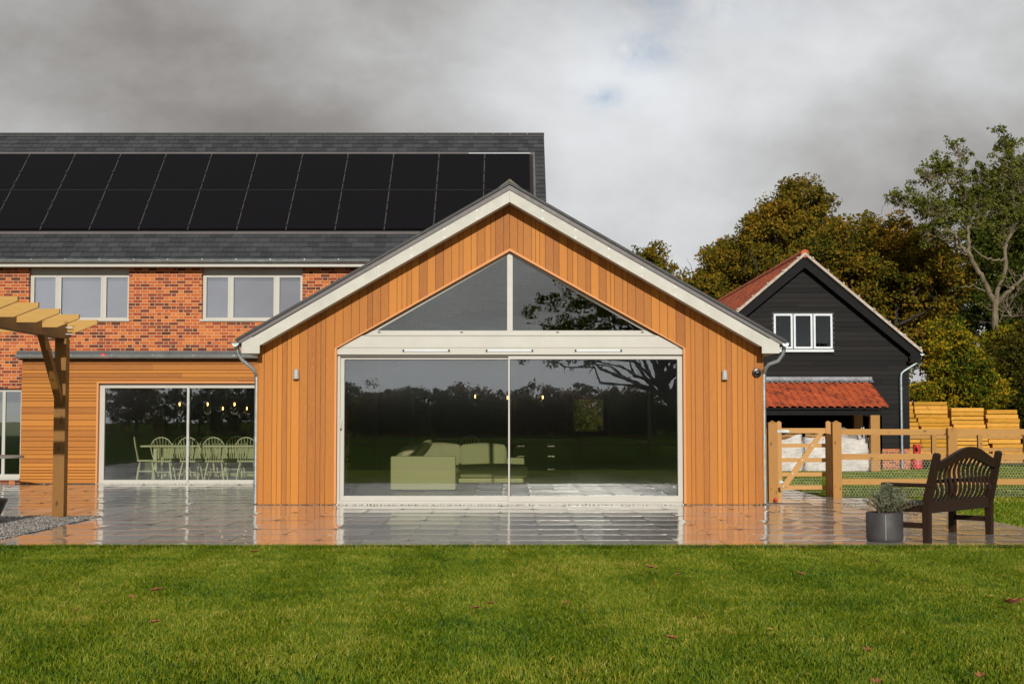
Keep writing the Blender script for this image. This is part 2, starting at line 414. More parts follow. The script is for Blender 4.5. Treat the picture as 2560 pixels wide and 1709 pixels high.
def leaf_mat(name, stops, nscale=.35, trans=.25):
    t = NT(name); nt = t.t; v = t.pos()
    a = t.math('ADD', t.math('MULTIPLY', t.noise(v, nscale, 3, .6), .75), t.math('MULTIPLY', t.island(), .42))
    c = t.ramp(a, stops); nt.nodes.remove(t.b)
    d = t.n('BsdfDiffuse', Color=c); tr = t.n('BsdfTranslucent', Color=c)
    m1 = t.n('MixShader', Fac=trans); nt.links.new(d.outputs[0], m1.inputs[1]); nt.links.new(tr.outputs[0], m1.inputs[2])
    nt.links.new(m1.outputs[0], t.out.inputs[0]); return t.m
M['oak_leaf'] = leaf_mat('autumn oak leaf', [(.22, (.022,.034,.006)), (.42, (.075,.085,.012)), (.58, (.15,.115,.014)), (.74, (.24,.14,.015)), (.92, (.33,.18,.02))], .45, .15)
M['green_leaf'] = leaf_mat('dark green leaf', [(.25, (.022,.036,.007)), (.55, (.062,.085,.012)), (.85, (.14,.14,.02))], .35, .38)
M['ash_leaf'] = leaf_mat('thin ash leaf', [(.25, (.05,.065,.012)), (.55, (.115,.135,.022)), (.85, (.20,.19,.04))])
M['maple_leaf'] = leaf_mat('yellowing maple leaf', [(.3, (.028,.055,.008)), (.50, (.095,.125,.012)), (.64, (.26,.21,.015)), (.82, (.52,.33,.02))], .6)
M['hedge_leaf'] = leaf_mat('hedge leaf', [(.3, (.026,.04,.008)), (.55, (.075,.08,.013)), (.85, (.16,.125,.018))], .5, .42)
M['russet_leaf'] = leaf_mat('russet leaf', [(.3, (.05,.035,.010)), (.6, (.15,.085,.016)), (.9, (.25,.12,.024))], .35, .5)
M['lav_leaf'] = leaf_mat('grey green lavender leaf', [(.2, (.10,.115,.07)), (.6, (.22,.235,.15)), (.9, (.36,.36,.25))], 6)
M['bark'] = simple('dark bark', (.055,.042,.03), .9, .4, 6, .6)
M['ash_bark'] = simple('pale ash bark', (.17,.135,.085), .9, .4, 3, .5)
M['fallen'] = leaf_mat('fallen oak leaf', [(.2, (.2,.07,.025)), (.6, (.4,.17,.07)), (.9, (.5,.26,.13))], 3)
M['fallen_yellow'] = leaf_mat('fallen yellow leaf', [(.2, (.4,.33,.04)), (.9, (.6,.5,.1))], 3)
def bag_mat():
    t = NT('white woven sack'); v = t.obj()
    w = t.n('TexWave', Vector=v, Scale=60.0).outputs[0]
    c = t.ramp(t.math('ADD', t.math('MULTIPLY', t.noise(v, 3, 5), .8), t.math('MULTIPLY', w, .2)), [(.3, (.56,.52,.48)), (.7, (.80,.77,.74))])
    t.bump(t.noise(t.mapv(v, (3, 3, 9)), 2.0, 4, .6, 1.5), .9, .05); return t.fin(c, .55, 0, .35)
M['bag'] = bag_mat()
def board_mat():
    t = NT('yellow insulation board'); v = t.obj(); i = t.island()
    off = t.n('CombineXYZ', X=t.math('MULTIPLY', i, 40), Y=t.math('MULTIPLY', i, 21), Z=0).outputs[0]
    vv = t.n('VectorMath', _operation='ADD', i0=v, i1=off).outputs[0]
    oi = t.n('ObjectInfo').outputs['Random']
    n = t.noise(t.mapv(t.pos(), (2, 2, 9)), 1.6, 6, .65)
    c = t.ramp(t.math('ADD', t.math('MULTIPLY', oi, .35), t.math('MULTIPLY', n, .65)), [(.22, (.38,.20,.02)), (.45, (.58,.28,.035)), (.7, (.72,.37,.07)), (.9, (.76,.47,.16))])
    d = t.ramp(t.noise(t.pos(), 5, 6, .7), [(.56, (0,0,0)), (.72, (1,1,1))])
    c = t.mix(t.math('MULTIPLY', d, .5), c, (.16,.10,.02))
    t.bump(n, .4, .02); return t.fin(c, .8, 0, .2)
M['board'] = board_mat()
# ================================================================== brick house
YW, YE, YG, YB = 33.2, 32.7, 24.7, 24.33
XW0, XW1 = -17.0, .70                     # brick house, left end (out of frame) and right end
YR = 41.4
SL = R(41.2)
eY, eZ = 32.84, Z(655, 32.84)             # foot of the slate slope
cS, sS = math.cos(SL), math.sin(SL)
def roof_pt(x, d, n=0.0): return (x, eY + d*cS - n*sS, eZ + d*sS + n*cS)   # d up the slope, n out of it
def roof_d(py):                             # distance up the slope seen at picture row py
    v = (PY - py)/F; k = (SP + v*CP)/(CP - v*SP)
    # HC + k*Y = eZ + (Y-eY)*tan
    Y = (HC - eZ + eY*math.tan(SL))/(math.tan(SL) - k); return (Y - eY)/cS
DR = roof_d(337)
house = thing('brick_house', 'long orange brick house with slate roof carrying black solar panels', 'house', (-8, 37, 0))
xg = X(642, YG)                             # left side of the timber gable
zs0 = Z(804, YW)
def xw(px, py=740): return X(px, YW, py)
holes = [(xw(72.7), xw(322), Z(798, YW), Z(671, YW)), (xw(505), xw(756), Z(798, YW), Z(671, YW)),
         (xw(-70, 1080), xw(52, 1080), Z(1196, YW), Z(971, YW)), (xw(-380), xw(-130), Z(798, YW), Z(671, YW)),
         (xw(75,1000), xg+.02, -.2, Z(905, YW))]
wz1 = Z(668, YW)
mb = MB(); wall_holes(mb, XW0, xg, -.2, wz1, YW, YW+.3, holes)
gz = lambda x: 5.55 - .573*abs(x+.035)
mb.prism([(xg+.002, YW, gz(xg)-.5), (XW1, YW, 4.75), (XW1, YW, wz1), (xg+.002, YW, wz1)], (0, .3, 0))
mb.box(XW0, XW0+.3, YW+.302, YR, -.2, wz1); mb.box(XW1-.3, XW1, YW+.302, YR, 3.2, wz1)
rid = roof_pt(0, DR)
mb.prism([(XW1-.3, YW+.1, wz1+.002), (XW1-.3, YR-.1, wz1+.002), (XW1-.3, rid[1], rid[2]-.25)], (.298, 0, 0))
mb.build('wall', M['brick'], house)
mb = MB(); wall_holes(mb, XW0+.31, 4.35, -.2, wz1, YR-.3, YR, [(1.78, 2.62, 1.15, 2.05)]); mb.build('rear_wall', M['brick'], house)

# slate slopes
def slates(mb, x0, x1, pt, L, gauge=.2, w=.262, smin=None):
    nr = int(L/gauge)+1
    for r in range(nr):
        d0, d1 = r*gauge, min(L, (r+1)*gauge+.03)
        if d0 >= L-.03: break
        x = x0 - (w/2 if r % 2 else 0)
        while x < x1:
            a, b = max(x, x0)+.004, (x1 if x1-x-w < .07 else x+w)-.004
            if b-a > .03:
                j = random.uniform(0, .005); k = random.uniform(-.004, .004)
                vs = [pt(a, d0+k, .022+j), pt(b, d0+k, .022+j), pt(b, d1, .004), pt(a, d1, .004), pt(a, d0+k, .004), pt(b, d0+k, .004)]
                mb.add(vs, [(0,1,2,3), (4,5,1,0), (4,0,3), (5,2,1)])
            if b > x1-.01: break
            x += w
roof = MB(); vx = X(1366, 33.6, 520)        # right verge
roof.prism([roof_pt(XW0, 0, -.12), roof_pt(XW0, 0, 0), roof_pt(XW0, DR, 0), (XW0, 2*rid[1]-eY, eZ), (XW0, 2*rid[1]-eY, eZ-.15), roof_pt(XW0, DR, -.16)], (vx-XW0, 0, 0))
rf = roof.build('roof', M['slate'], house)
mb = MB(); slates(mb, XW0, vx+.03, roof_pt, DR-.02); 
slates(mb, XW0, vx+.03, lambda x, d, n: (x, 2*rid[1]-eY-d*cS+n*sS, eZ+d*sS+n*cS), DR-.02, .4, .5)
mb.build('slate_covering', M['slate'], rf)
mb = MB(); x = vx+.03
while x > XW0:
    a, b = x-.447, x
    for s in (-1, 1):
        p0 = Vector((b, rid[1], rid[2]+.055)); e = Vector((0, s*.15*cS, -.15*sS)); t = Vector((0, -s*.014*sS*s*s, -.02))
        mb.prism([p0, p0+e, p0+e+Vector((0,0,-.022)), p0+Vector((0,0,-.022))], (a-b+.004, 0, 0))
    x -= .45
rt = mb.build('ridge_tile', M['slate_ridge'], rf)

# solar panels: two rows of a dozen, upright
d_lo, d_hi = roof_d(578.5), roof_d(391)
PWD = (X(1325.5, 36.4, 391) - X(1325.5-104.3*1.0898, 36.4, 391))
ph = (d_hi-d_lo)/2; xr = X(1325.5, 36.35, 391)
mb = MB(); mb.prism([roof_pt(xr-13*PWD, d_lo-.02, .02), roof_pt(xr+.06, d_lo-.02, .02), roof_pt(xr+.06, d_hi+.02, .02), roof_pt(xr-13*PWD, d_hi+.02, .02)], (0, -.012*sS, .012*cS)); mb.build('panel_tray', M['solar_edge'], rf)
mb = MB()
mb.prism([roof_pt(xr-13*PWD, d_hi+.035, .02), roof_pt(xr+.12, d_hi+.035, .02), roof_pt(xr+.12, d_hi+.15, .02), roof_pt(xr-13*PWD, d_hi+.15, .02)], (0, -.02*sS, .02*cS))
mb.prism([roof_pt(xr+.07, d_lo-.1, .02), roof_pt(xr+.12, d_lo-.1, .02), roof_pt(xr+.12, d_hi+.035, .02), roof_pt(xr+.07, d_hi+.035, .02)], (0, -.02*sS, .02*cS))
mb.prism([roof_pt(xr-13*PWD, d_lo-.15, .02), roof_pt(xr+.07, d_lo-.15, .02), roof_pt(xr+.07, d_lo-.04, .02), roof_pt(xr-13*PWD, d_lo-.04, .02)], (0, -.008*sS, .008*cS))
mb.build('panel_flashing', M['verge_metal'], rf)
for c in range(13):
    for r in range(2):
        x1 = xr-c*PWD-.022; x0 = xr-(c+1)*PWD+.022; a = d_lo+r*ph+.006; b = a+ph-.012
        p = MB().prism([roof_pt(x0, a, .045), roof_pt(x1, a, .045), roof_pt(x1, b, .045), roof_pt(x0, b, .045)], (0, -.035*sS, .035*cS)).build('solar_panel', M['solar'], house)
        if r == 0: MB().prism([roof_pt(u, d, .079) for u, d in ((x0,b-.009),(x1,b-.009),(x1,b),(x0,b))], (0, -.003*sS, .003*cS)).build('panel_edge', M['solar_rail'], p)
    mb = MB(); xm = xr-(c+1)*PWD
    mb.prism([roof_pt(xm-.013, d_lo-.01, .05), roof_pt(xm+.013, d_lo-.01, .05), roof_pt(xm+.013, d_hi+.01, .05), roof_pt(xm-.013, d_hi+.01, .05)], (0, -.02*sS, .02*cS))
    ra = mb.build('panel_rail', M['solar_rail'], house)
    mb = MB()
    for t_ in (.05, .23, .34, .5, .6, .74, .93):
        d = d_lo+(d_hi-d_lo)*t_
        mb.prism([roof_pt(xm-.024, d-.03, .07), roof_pt(xm+.024, d-.03, .07), roof_pt(xm+.024, d+.03, .07), roof_pt(xm-.024, d+.03, .07)], (0, -.025*sS, .025*cS)); mb.cut()
    mb.each('panel_clamp', M['black'], ra)
mb = MB(); mb.prism([roof_pt(xr-.002, d_hi-.028, .1), roof_pt(xr-1.35*PWD, d_hi-.028, .1), roof_pt(xr-1.35*PWD, d_hi+.0, .1), roof_pt(xr-.002, d_hi+.0, .1)], (0, -.004*sS, .004*cS)); mb.build('trim_strip', M['alu'], rf)

def gutter_x(name, par, x0, x1, yc, zt, r, mt, step, z_fas, yfas):
    """half-round gutter running along x, with brackets"""
    mb = MB(); n = 10; vs = []
    for k in range(n+1):
        a = math.pi*k/n
        vs += [(x0, yc-r*math.cos(a), zt-r*math.sin(a)), (x1, yc-r*math.cos(a), zt-r*math.sin(a))]
    mb.add(vs, [(2*k, 2*k+1, 2*k+3, 2*k+2) for k in range(n)], True)
    vs = [((x0 if i % 2 == 0 else x1), yc-(r-.006)*math.cos(math.pi*(i//2)/n), zt-(r-.006)*math.sin(math.pi*(i//2)/n)) for i in range(2*n+2)]
    mb.add(vs, [(2*k+1, 2*k, 2*k+2, 2*k+3) for k in range(n)], True)
    for xx in (x0, x1): mb.add([(xx, yc-r*math.cos(math.pi*k/n), zt-r*math.sin(math.pi*k/n)) for k in range(n+1)], [tuple(range(n+1))])
    mb.tube([(x0, yc-r, zt), (x1, yc-r, zt)], .011, 8)
    g = mb.build(name, mt, par)
    mb = MB(); x = x0+.35
    while x < x1:
        vs = []
        for k in range(n+1):
            a = math.pi*k/n
            for q in (x-.017, x+.017): vs.append((q, yc-(r+.007)*math.cos(a), zt+.004-(r+.007)*math.sin(a)))
        mb.add(vs, [(2*k, 2*k+1, 2*k+3, 2*k+2) for k in range(n)]); mb.box(x-.012, x+.012, yc-r-.014, yc-r+.012, zt, zt+.02); mb.cut()
        x += step
    mb.each('gutter_bracket', mt, g); return g
zf0, zf1 = Z(667, 32.9), Z(652, 32.9)
MB().box(XW0, xw(925, 660), 32.86, 32.9, zf0, zf1).build('fascia', M['joinery'], house)
MB().box(XW0, xw(925, 660), 32.902, YW, zf0+.02, zf0+.035).build('soffit', M['joinery'], house)
gutter_x('gutter', house, XW0, xw(930, 660), 32.80, Z(650, 32.8), .062, M['galv'], .79, 0, 0)

def casement(x0, x1, z0, z1, head, panes, name='window'):
    y = YW+.09
    mb = MB(); wall_holes(mb, x0+.004, x1-.004, z0, head, y, y+.07, panes)
    fr = .035
    for a, b, c, d in panes:                       # opening sashes stand a little proud
        wall_holes(mb, a-fr, b+fr, c-fr, d+fr, y-.012, y-.0005, [(a+.004, b-.004, c+.004, d-.004)])
    mb.box(x0+.004, x1-.004, y-.01, y+.06, head+.002, z1)
    w = mb.build(name, M['joinery'], house)
    for a, b, c, d in panes:
        MB().box(a, b, y+.02, y+.03, c, d).build('pane', M['glass_up'], w)
    MB().box(x0-.04, x1+.03, YW-.05, y+.02, z0-.045, z0-.002).build('sill', M['joinery'], w)
    MB().box(x0+.03, x1-.03, y+.16, y+.17, z0+.02, head).build('blind', M['blind'], w)
    xm = (x0+x1)/2; mb = MB()
    for t_ in (-.3, .27): mb.box(xm+(x1-x0)*t_-.21, xm+(x1-x0)*t_+.21, y-.03, y-.011, head+.09, head+.125).cut()
    mb.each('trickle_vent', M['joinery'], w)
zz = (Z(793.5, YW), Z(692, YW))
for px in ((72.7, 322, (82.3, 136), (150, 250), (263, 317)), (505, 756, (514, 568.6), (582, 683), (697, 750))):
    casement(xw(px[0]), xw(px[1]), Z(798, YW), Z(670.5, YW), Z(684, YW), [(xw(a), xw(b), zz[0], zz[1]) for a, b in px[2:]])
# ground floor window at the left edge of the picture
x0, x1, z0, z1 = holes[2]
mb = MB(); wall_holes(mb, x0+.004, x1-.004, z0+.004, z1-.004, YW+.09, YW+.15, [(x0+.09, X(1.5, YW, 1080), z0+.1, z1-.07), (X(6, YW, 1080)+.03, x1-.045, z0+.1, z1-.07)])
w = mb.build('window', M['joinery'], house)
MB().box(x0+.08, x1-.04, YW+.115, YW+.125, z0+.09, z1-.06).build('pane', M['glass'], w)
MB().box(x0-.02, x1+.0, YW-.05, YW+.088, z0-.03, z0+.003).build('sill', M['joinery'], w)
MB().box(xg-9, -3.6, 36.9, 37.0, 3.0, 3.05).build('ceiling_beam', M['ceil_in'], house)

# ================================================================== flat roofed cedar extension
ext = thing('flat_roof_extension', 'low flat roofed extension clad in level cedar boards beside the gable', 'extension', (-6.8, YE, 0))
ex0, ex1 = X(53.6, YE, 1000), xg-.002
ez = Z(898, YE)
dx0, dz1 = X(241, YE, 1080), Z(957.5, YE)     # door opening
mb = MB(); z = 0.02; hs = []
while z < ez: 
    h = random.choice([.145, .095, .07, .095, .145, .07]); hs.append((z, min(ez, z+h))); z += h
for a, b in hs:
    segs = [(ex0, dx0)] if a < dz1-.02 else [(ex0, ex1)]
    for s0, s1 in segs:
        cuts = [s0]
        if s1-s0 > 3: cuts.append(random.uniform(s0+.8, s1-.8))
        cuts.append(s1)
        for i in range(len(cuts)-1):
            c, d = cuts[i]+.001, cuts[i+1]-.001; aa, bb = max(a, dz1+.002) if s1 == ex1 else a, b-.007
            if bb-aa < .02: continue
            mb.prism([(c, YE, aa+.004), (c, YE, bb-.004), (c, YE+.012, bb), (c, YE+.022, bb), (c, YE+.022, aa), (c, YE+.004, aa)], (d-c, 0, 0))
w = mb.build('cladding', M['cedar_h'], ext)
mb = MB(); mb.box(ex0+.002, dx0-.002, YE+.024, YE+.2, 0, ez); mb.box(dx0-.002, ex1, YE+.024, YE+.2, dz1+.05, ez); mb.box(ex0+.001, ex0+.03, YE+.2, YW-.003, 0, ez); mb.build('wall', M['rubber'], ext)
mb = MB(); t_ = .035
mb.box(dx0-t_*.2, dx0+t_, YE-.012, YE+.2, .0, dz1); mb.box(dx0-t_*.2, ex1, YE-.012, YE+.2, dz1, dz1+t_); mb.build('door_trim', M['cedar_trim'], ext)
zc = Z(893.5, YE-.2)
MB().box(X(46, YE, 885), ex1, YE-.13, YW-.003, zc+.005, Z(877, YE-.1)).build('roof', M['lead'], ext)
MB().box(X(52, YE, 885), ex1, YE-.09, YE+.02, ez-.02, zc+.004).build('fascia', M['rubber'], ext)
gutter_x('gutter', ext, X(40, YE-.2, 890), ex1-.06, YE-.2, Z(889, YE-.2), .062, M['galv'], .93, 0, 0)
# sliding door
y = YE+.11
fx = [X(p, y, 1080) for p in (250, 260.7, 466.5, 471.5)]; gz0, gz1 = Z(1199, y), Z(969.5, y)
mb = MB(); wall_holes(mb, dx0+t_+.002, ex1+.1, .012, dz1-.003, y, y+.1, [(fx[1], fx[2], gz0, gz1), (fx[3], ex1-.0, gz0, gz1)])
d = mb.build('sliding_door', M['joinery'], ext)
MB().box(fx[1]-.005, fx[2]+.005, y+.04, y+.05, gz0-.005, gz1+.005).build('pane', M['glass'], d)
MB().box(fx[3]-.005, ex1+.02, y+.055, y+.065, gz0-.005, gz1+.005).build('pane', M['glass'], d)
mb = MB(); mb.box(fx[3]-.012, fx[3]+.012, y-.02, y-.001, .03, dz1-.06); mb.build('meeting_stile', M['galv'], d)
mb = MB(); mb.box(dx0, ex1, YE-.02, YE+.1, .0, .012); mb.build('threshold', M['joinery'], d)

# ================================================================== timber gable extension
gab = thing('timber_gable_extension', 'large gable ended room clad in upright orange cedar with wide glazed opening', 'extension', (-.03, YG, 0))
apx = at(1274, 458, YB); tl = at(593.4, 848, YB); tr_ = at(1961, 848.7, YB); cx = apx.x
slope = (apx.z-tl.z)/(cx-tl.x)
zr = lambda x, off=0: apx.z - off - slope*abs(x-cx)
gx0, gx1 = X(645, YG, 1100), X(1907, YG, 1100)
oc0, oc1, oa = at(837, 870, YG), at(1713, 869.4, YG), at(1274.5, 621.4, YG)
ow0, ow1 = oc0.x, oc1.x
def zo(x): return oc0.z + (oa.z-oc0.z)*(1-abs(x-oa.x)/((ow1-ow0)/2))
YEND = 42.2
bks = sorted([gx0, gx1, ow0, ow1, cx]); xs = [gx0]
for a, b in zip(bks[:-1], bks[1:]):
    x = a
    while True:
        x += random.choice([.142, .142, .128, .098, .072, .142, .085])
        if x > b-.05: break
        xs.append(x)
    xs.append(b)
mb = MB()
for a, b in zip(xs[:-1], xs[1:]):
    inside = a >= ow0-1e-6 and b <= ow1+1e-6
    a2, b2 = a+.0006, b-.0022
    za, zb = (zo(a2), zo(b2)) if inside else (.01, .01)
    ta, tb = zr(a2, .27), zr(b2, .27)
    v = [(a2, YG, za), (b2, YG, zb), (b2, YG, tb), (a2, YG, ta)]
    c = .003
    mb.add([(a2, YG+.012, za), (a2+c, YG, za), (b2-c, YG, zb), (b2, YG+.012, zb), (a2, YG+.012, ta), (a2+c, YG, ta), (b2-c, YG, tb), (b2, YG+.012, tb)],
           [(0,1,5,4), (1,2,6,5), (2,3,7,6), (0,3,2,1)])
mb.build('cladding', M['cedar_v'], gab)
mb = MB(); yb = YG+.0125
for poly in ([(gx0+.005, .03), (ow0-.0, .03), (ow0, oc0.z), (ow0, zr(ow0, .3)), (gx0+.005, zr(gx0, .3))], [(ow1, .03), (gx1-.005, .03), (gx1-.005, zr(gx1, .3)), (ow1, zr(ow1, .3)), (ow1, oc1.z)],
             [(ow0+.001, oc0.z), (oa.x, oa.z), (oa.x, zr(cx, .3)), (ow0+.001, zr(ow0, .3))], [(oa.x+.001, oa.z), (ow1-.001, oc1.z), (ow1-.001, zr(ow1, .3)), (oa.x+.001, zr(cx, .3))]):
    mb.prism([(p[0], yb, p[1]) for p in poly], (0, .2, 0))
mb.box(gx0, gx0+.25, YG+.224, YW-.01, 0, zr(gx0, .3)); mb.box(gx1-.25, gx1, YG+.224, YEND, 0, zr(gx1, .3))
mb.build('wall', M['wall_in'], gab)
mb = MB(); yy = YG+.23
for a, b in ((gx0-.022, gx0-.001), (gx1+.001, gx1+.022)):
    q = YG+.002
    while q < (YW-.02 if a < 0 else YEND): mb.box(a, b, q, min(q+.137, YEND), .03, zr((a+b)/2, .3)); q += .142
mb.build('side_cladding', M['cedar_v'], gab)
# cedar lining round the opening
tw = .036; mb = MB(); ya, yd = YG-.014, .2
mb.box(ow0-.002, ow0+tw, ya, ya+yd, .02, oc0.z-.001); mb.box(ow1-tw, ow1+.002, ya, ya+yd, .02, oc1.z-.001)
mb.prism([(ow0-.002, ya, oc0.z), (ow0+tw, ya, oc0.z), (oa.x, ya, oa.z-tw*1.15), (oa.x, ya, oa.z+.004)], (0, yd, 0))
mb.prism([(ow1+.002, ya, oc1.z), (oa.x+.0005, ya, oa.z+.004), (oa.x+.0005, ya, oa.z-tw*1.15), (ow1-tw, ya, oc1.z)], (0, yd, 0))
mb.build('opening_trim', M['cedar_trim'], gab)
# roof
for s, tip in ((-1, tl), (1, tr_)):
    zt = zr(tip.x)
    mb = MB(); mb.prism([(cx, YB-.02, apx.z-.02), (tip.x, YB-.02, zt-.02), (tip.x, YB-.02, zt-.06), (cx, YB-.02, apx.z-.19)], (0, YEND-YB, 0))
    r_ = mb.build('roof_slope', M['slate'], gab)
    ln = math.hypot(tip.x-cx, zt-apx.z); ux, uz = abs(cx-tip.x)/ln, (apx.z-zt)/ln
    mb = MB()
    slates(mb, YB-.03, YEND, lambda q, d, n, s=s, tip=tip, zt=zt: (tip.x - s*d*ux + s*n*uz, q, zt-.02 + d*uz + n*ux), ln, .24, .3)
    mb.build('slate_covering', M['slate'], r_)
    zq = lambda x, b: b - slope*abs(x-cx)
    e1 = at(650 if s < 0 else 1904, 860, YB); oX = X(605, YB, 870) if s < 0 else X(1948, YB, 870)
    b0 = Z(475, YB); b1 = Z(505.4, YB)
    mb = MB(); zq = lambda x, b: b - slope*abs(x-cx)
    mb.prism([(cx, YB-.05, apx.z), (tip.x, YB-.05, zt), (oX+s*.03, YB-.05, zq(oX, b0)-.0), (cx, YB-.05, b0)], (0, .045, 0)); vt = mb.build('verge_trim', M['verge_metal'], gab)
    mb = MB(); mb.prism([(cx, YB-.085, apx.z+.02), (tip.x+s*.02, YB-.085, zq(tip.x+s*.02, apx.z+.02)), (tip.x+s*.02, YB-.085, zq(tip.x+s*.02, apx.z-.028)), (cx, YB-.085, apx.z-.028)], (0, .06, 0)); mb.build('slate_edge', M['slate_ridge'], vt)
    mb = MB(); mb.prism([(cx+s*.001, YB-.025, b0-.001), (oX, YB-.025, zq(oX, b0)-.001), (oX, YB-.025, Z(883, YB)), (e1.x, YB-.025, Z(883, YB)), (e1.x, YB-.025, zq(e1.x, b1)), (cx+s*.001, YB-.025, b1)], (0, .022, 0))
    bb = mb.build('bargeboard', M['barge'], gab)
    mb = MB(); mb.box(min(oX, e1.x)+.0, max(oX, e1.x), YB-.0315, YB-.026, Z(883, YB), zq(e1.x, b0)-.07); mb.build('box_end', M['barge'], bb)
    mb = MB()
    for k in range(1, 8):
        for o in (.16, .8):
            xx = cx + (e1.x-cx)*k/7.6; mb.lathe([(.009, -.03), (.009, -.026)], (xx, YB, zq(xx, b0)+(b1-b0)*o), 8, 'y').cut()
    mb.each('fixing_screw', M['galv'], bb)
    mb = MB(); mb.prism([(cx+s*.002, YB-.003, b1+.03), (e1.x, YB-.003, zq(e1.x, b1)+.03), (e1.x, YB-.003, zq(e1.x, b1)+.012), (cx+s*.002, YB-.003, b1+.012)], (0, YG-YB-.02, 0)); mb.build('soffit', M['barge'], gab)
    xa, xb2 = sorted((oX, gx0 if s < 0 else gx1)); mb = MB(); mb.box(xa, xb2-.002, YB-.002, YEND if s > 0 else YW-.02, Z(882, YB), Z(881, YB)+.008)
    mb.box(oX-.012, oX+.012, YB-.002, YEND if s > 0 else YW-.02, Z(881, YB)+.009, zq(oX, b0)-.05); mb.build('eaves_board', M['barge'], gab)
    # gutter seen end on, with swan neck and downpipe
    gcx = X(589.5 if s < 0 else 1963, YB, 860); gr = .06; gzt = Z(856.5, YB); n = 10
    mb = MB(); y0_, y1_ = YB-.03, (YEND if s > 0 else YW-.2)
    for rr, fl in ((gr, 0), (gr-.008, 1)):
        vs = [(gcx-rr*math.cos(math.pi*(i//2)/n), y0_ if i % 2 == 0 else y1_, gzt-rr*math.sin(math.pi*(i//2)/n)) for i in range(2*n+2)]
        mb.add(vs, [(2*k, 2*k+1, 2*k+3, 2*k+2) for k in range(n)], True)
    for yq in (y0_, y0_+.006): mb.add([(gcx-gr*math.cos(math.pi*k/n), yq, gzt-gr*math.sin(math.pi*k/n)) for k in range(n+1)], [tuple(range(n+1))])
    mb.tube([(gcx+gr*math.cos(math.pi*k/n)*1.0, y0_-.002, gzt-gr*math.sin(math.pi*k/n)) for k in range(n+1)] + [(gcx-gr, y0_-.002, gzt), (gcx+gr, y0_-.002, gzt)], .007, 6)
    g = mb.build('gutter', M['galv'], gab)
    pxs = X(639, YG, 1100) if s < 0 else X(1912, YG, 1100); yp = YG+.03
    zb_ = Z(935 if s < 0 else 928, YG)
    pts = [(gcx, YB+.12, gzt-.05), (gcx, YB+.14, gzt-.14), (gcx-s*.02, YB+.15, gzt-.2), (gcx-s*.09, YB+.18, gzt-.3), (pxs+s*.06, YB+.24, zb_+.12), (pxs+s*.01, YB+.27, zb_+.05), (pxs, yp, zb_-.05), (pxs, yp, .06), (pxs, yp, .02)]
    mb = MB(); mb.tube(pts, .034, 12)
    for zc_ in (zb_-.06, zb_*.5, .35): mb.tube([(pxs, yp, zc_-.05), (pxs, yp, zc_+.05)], .039, 12)
    mb.build('downpipe', M['galv'], gab)
mb = MB(); q = YB+.12
while q < YEND:
    for s in (-1, 1):
        mb.prism([(cx, q, apx.z+.10), (cx+s*.2, q, apx.z-.06), (cx+s*.2, q, apx.z-.085), (cx, q, apx.z+.06)], (0, .44, 0))
    q += .45
mb.build('ridge_tile', M['lichen_tile'], gab)

# glazing of the gable
Y = YG+.1
hd0, hd1, sp1 = Z(886, Y), Z(869.6, Y), Z(838, Y)
ox0, ox1 = ow0+tw+.001, ow1-tw-.001
mb = MB(); zlim = lambda x: zo(x)-tw*1.15-.002
wz = Z(826, Y); gw = [at(942, 825.6, Y), at(1268, 639.7, Y), at(1281.6, 639.7, Y), at(1610, 825.6, Y)]
# inverse of the slope line: x where the lining meets height z
def xin(z, s): return oa.x + s*(1-(z+tw*1.15+.002-oc0.z)/(oa.z-oc0.z))*(ow1-ow0)/2
mb.prism([(xin(sp1, -1), Y, sp1), (xin(sp1, 1), Y, sp1), (xin(wz, 1), Y, wz), (xin(wz, -1), Y, wz)], (0, .09, 0))
mb.prism([(gw[1].x, Y, wz+.001), (gw[2].x, Y, wz+.001), (gw[2].x, Y, zlim(gw[2].x)), (oa.x, Y, zlim(oa.x)), (gw[1].x, Y, zlim(gw[1].x))], (0, .09, 0))
mb.prism([(xin(wz, -1), Y+.02, wz+.001), (gw[0].x, Y+.02, wz+.001), (gw[1].x-.001, Y+.02, gw[1].z), (gw[1].x-.001, Y+.02, zlim(gw[1].x))], (0, .07, 0))
mb.prism([(gw[3].x, Y+.02, wz+.001), (xin(wz, 1), Y+.02, wz+.001), (gw[2].x+.001, Y+.02, zlim(gw[2].x)), (gw[2].x+.001, Y+.02, gw[2].z)], (0, .07, 0))
gwin = mb.build('gable_window', M['joinery'], gab)
MB().prism([(gw[0].x-.02, Y+.05, wz-.004), (gw[1].x+.01, Y+.05, wz-.004), (gw[1].x+.01, Y+.05, gw[1].z+.012)], (0, .01, 0)).build('pane', M['glass_gable'], gwin)
MB().prism([(gw[3].x+.02, Y+.05, wz-.004), (gw[2].x-.01, Y+.05, gw[2].z+.012), (gw[2].x-.01, Y+.05, wz-.004)], (0, .01, 0)).build('pane', M['glass_gable'], gwin)
mb = MB()
for px in (948, 1154, 1394, 1606): xx = X(px, Y, 830); mb.box(xx-.025, xx+.025, Y-.006, Y-.0005, Z(831.5, Y), Z(829, Y)).cut()
mb.each('drain_slot', M['black'], gwin)
mb = MB(); yq = Y-.05
mb.prism([(ox0, yq, hd1+.006), (ox1, yq, hd1+.006), (xin(sp1, 1), yq, sp1-.006), (xin(sp1, -1), yq, sp1-.006)], (0, .12, 0))
mb.box(xin(sp1, -1)+.03, xin(sp1, 1)-.03, yq-.02, yq+.1, sp1-.005, sp1+.004)
mb.build('spandrel_panel', M['joinery'], gab)
mb = MB(); mb.box(ox0, ox1, yq+.012, yq+.12, hd0, hd1+.003); hp = mb.build('header_rail', M['joinery'], gab)
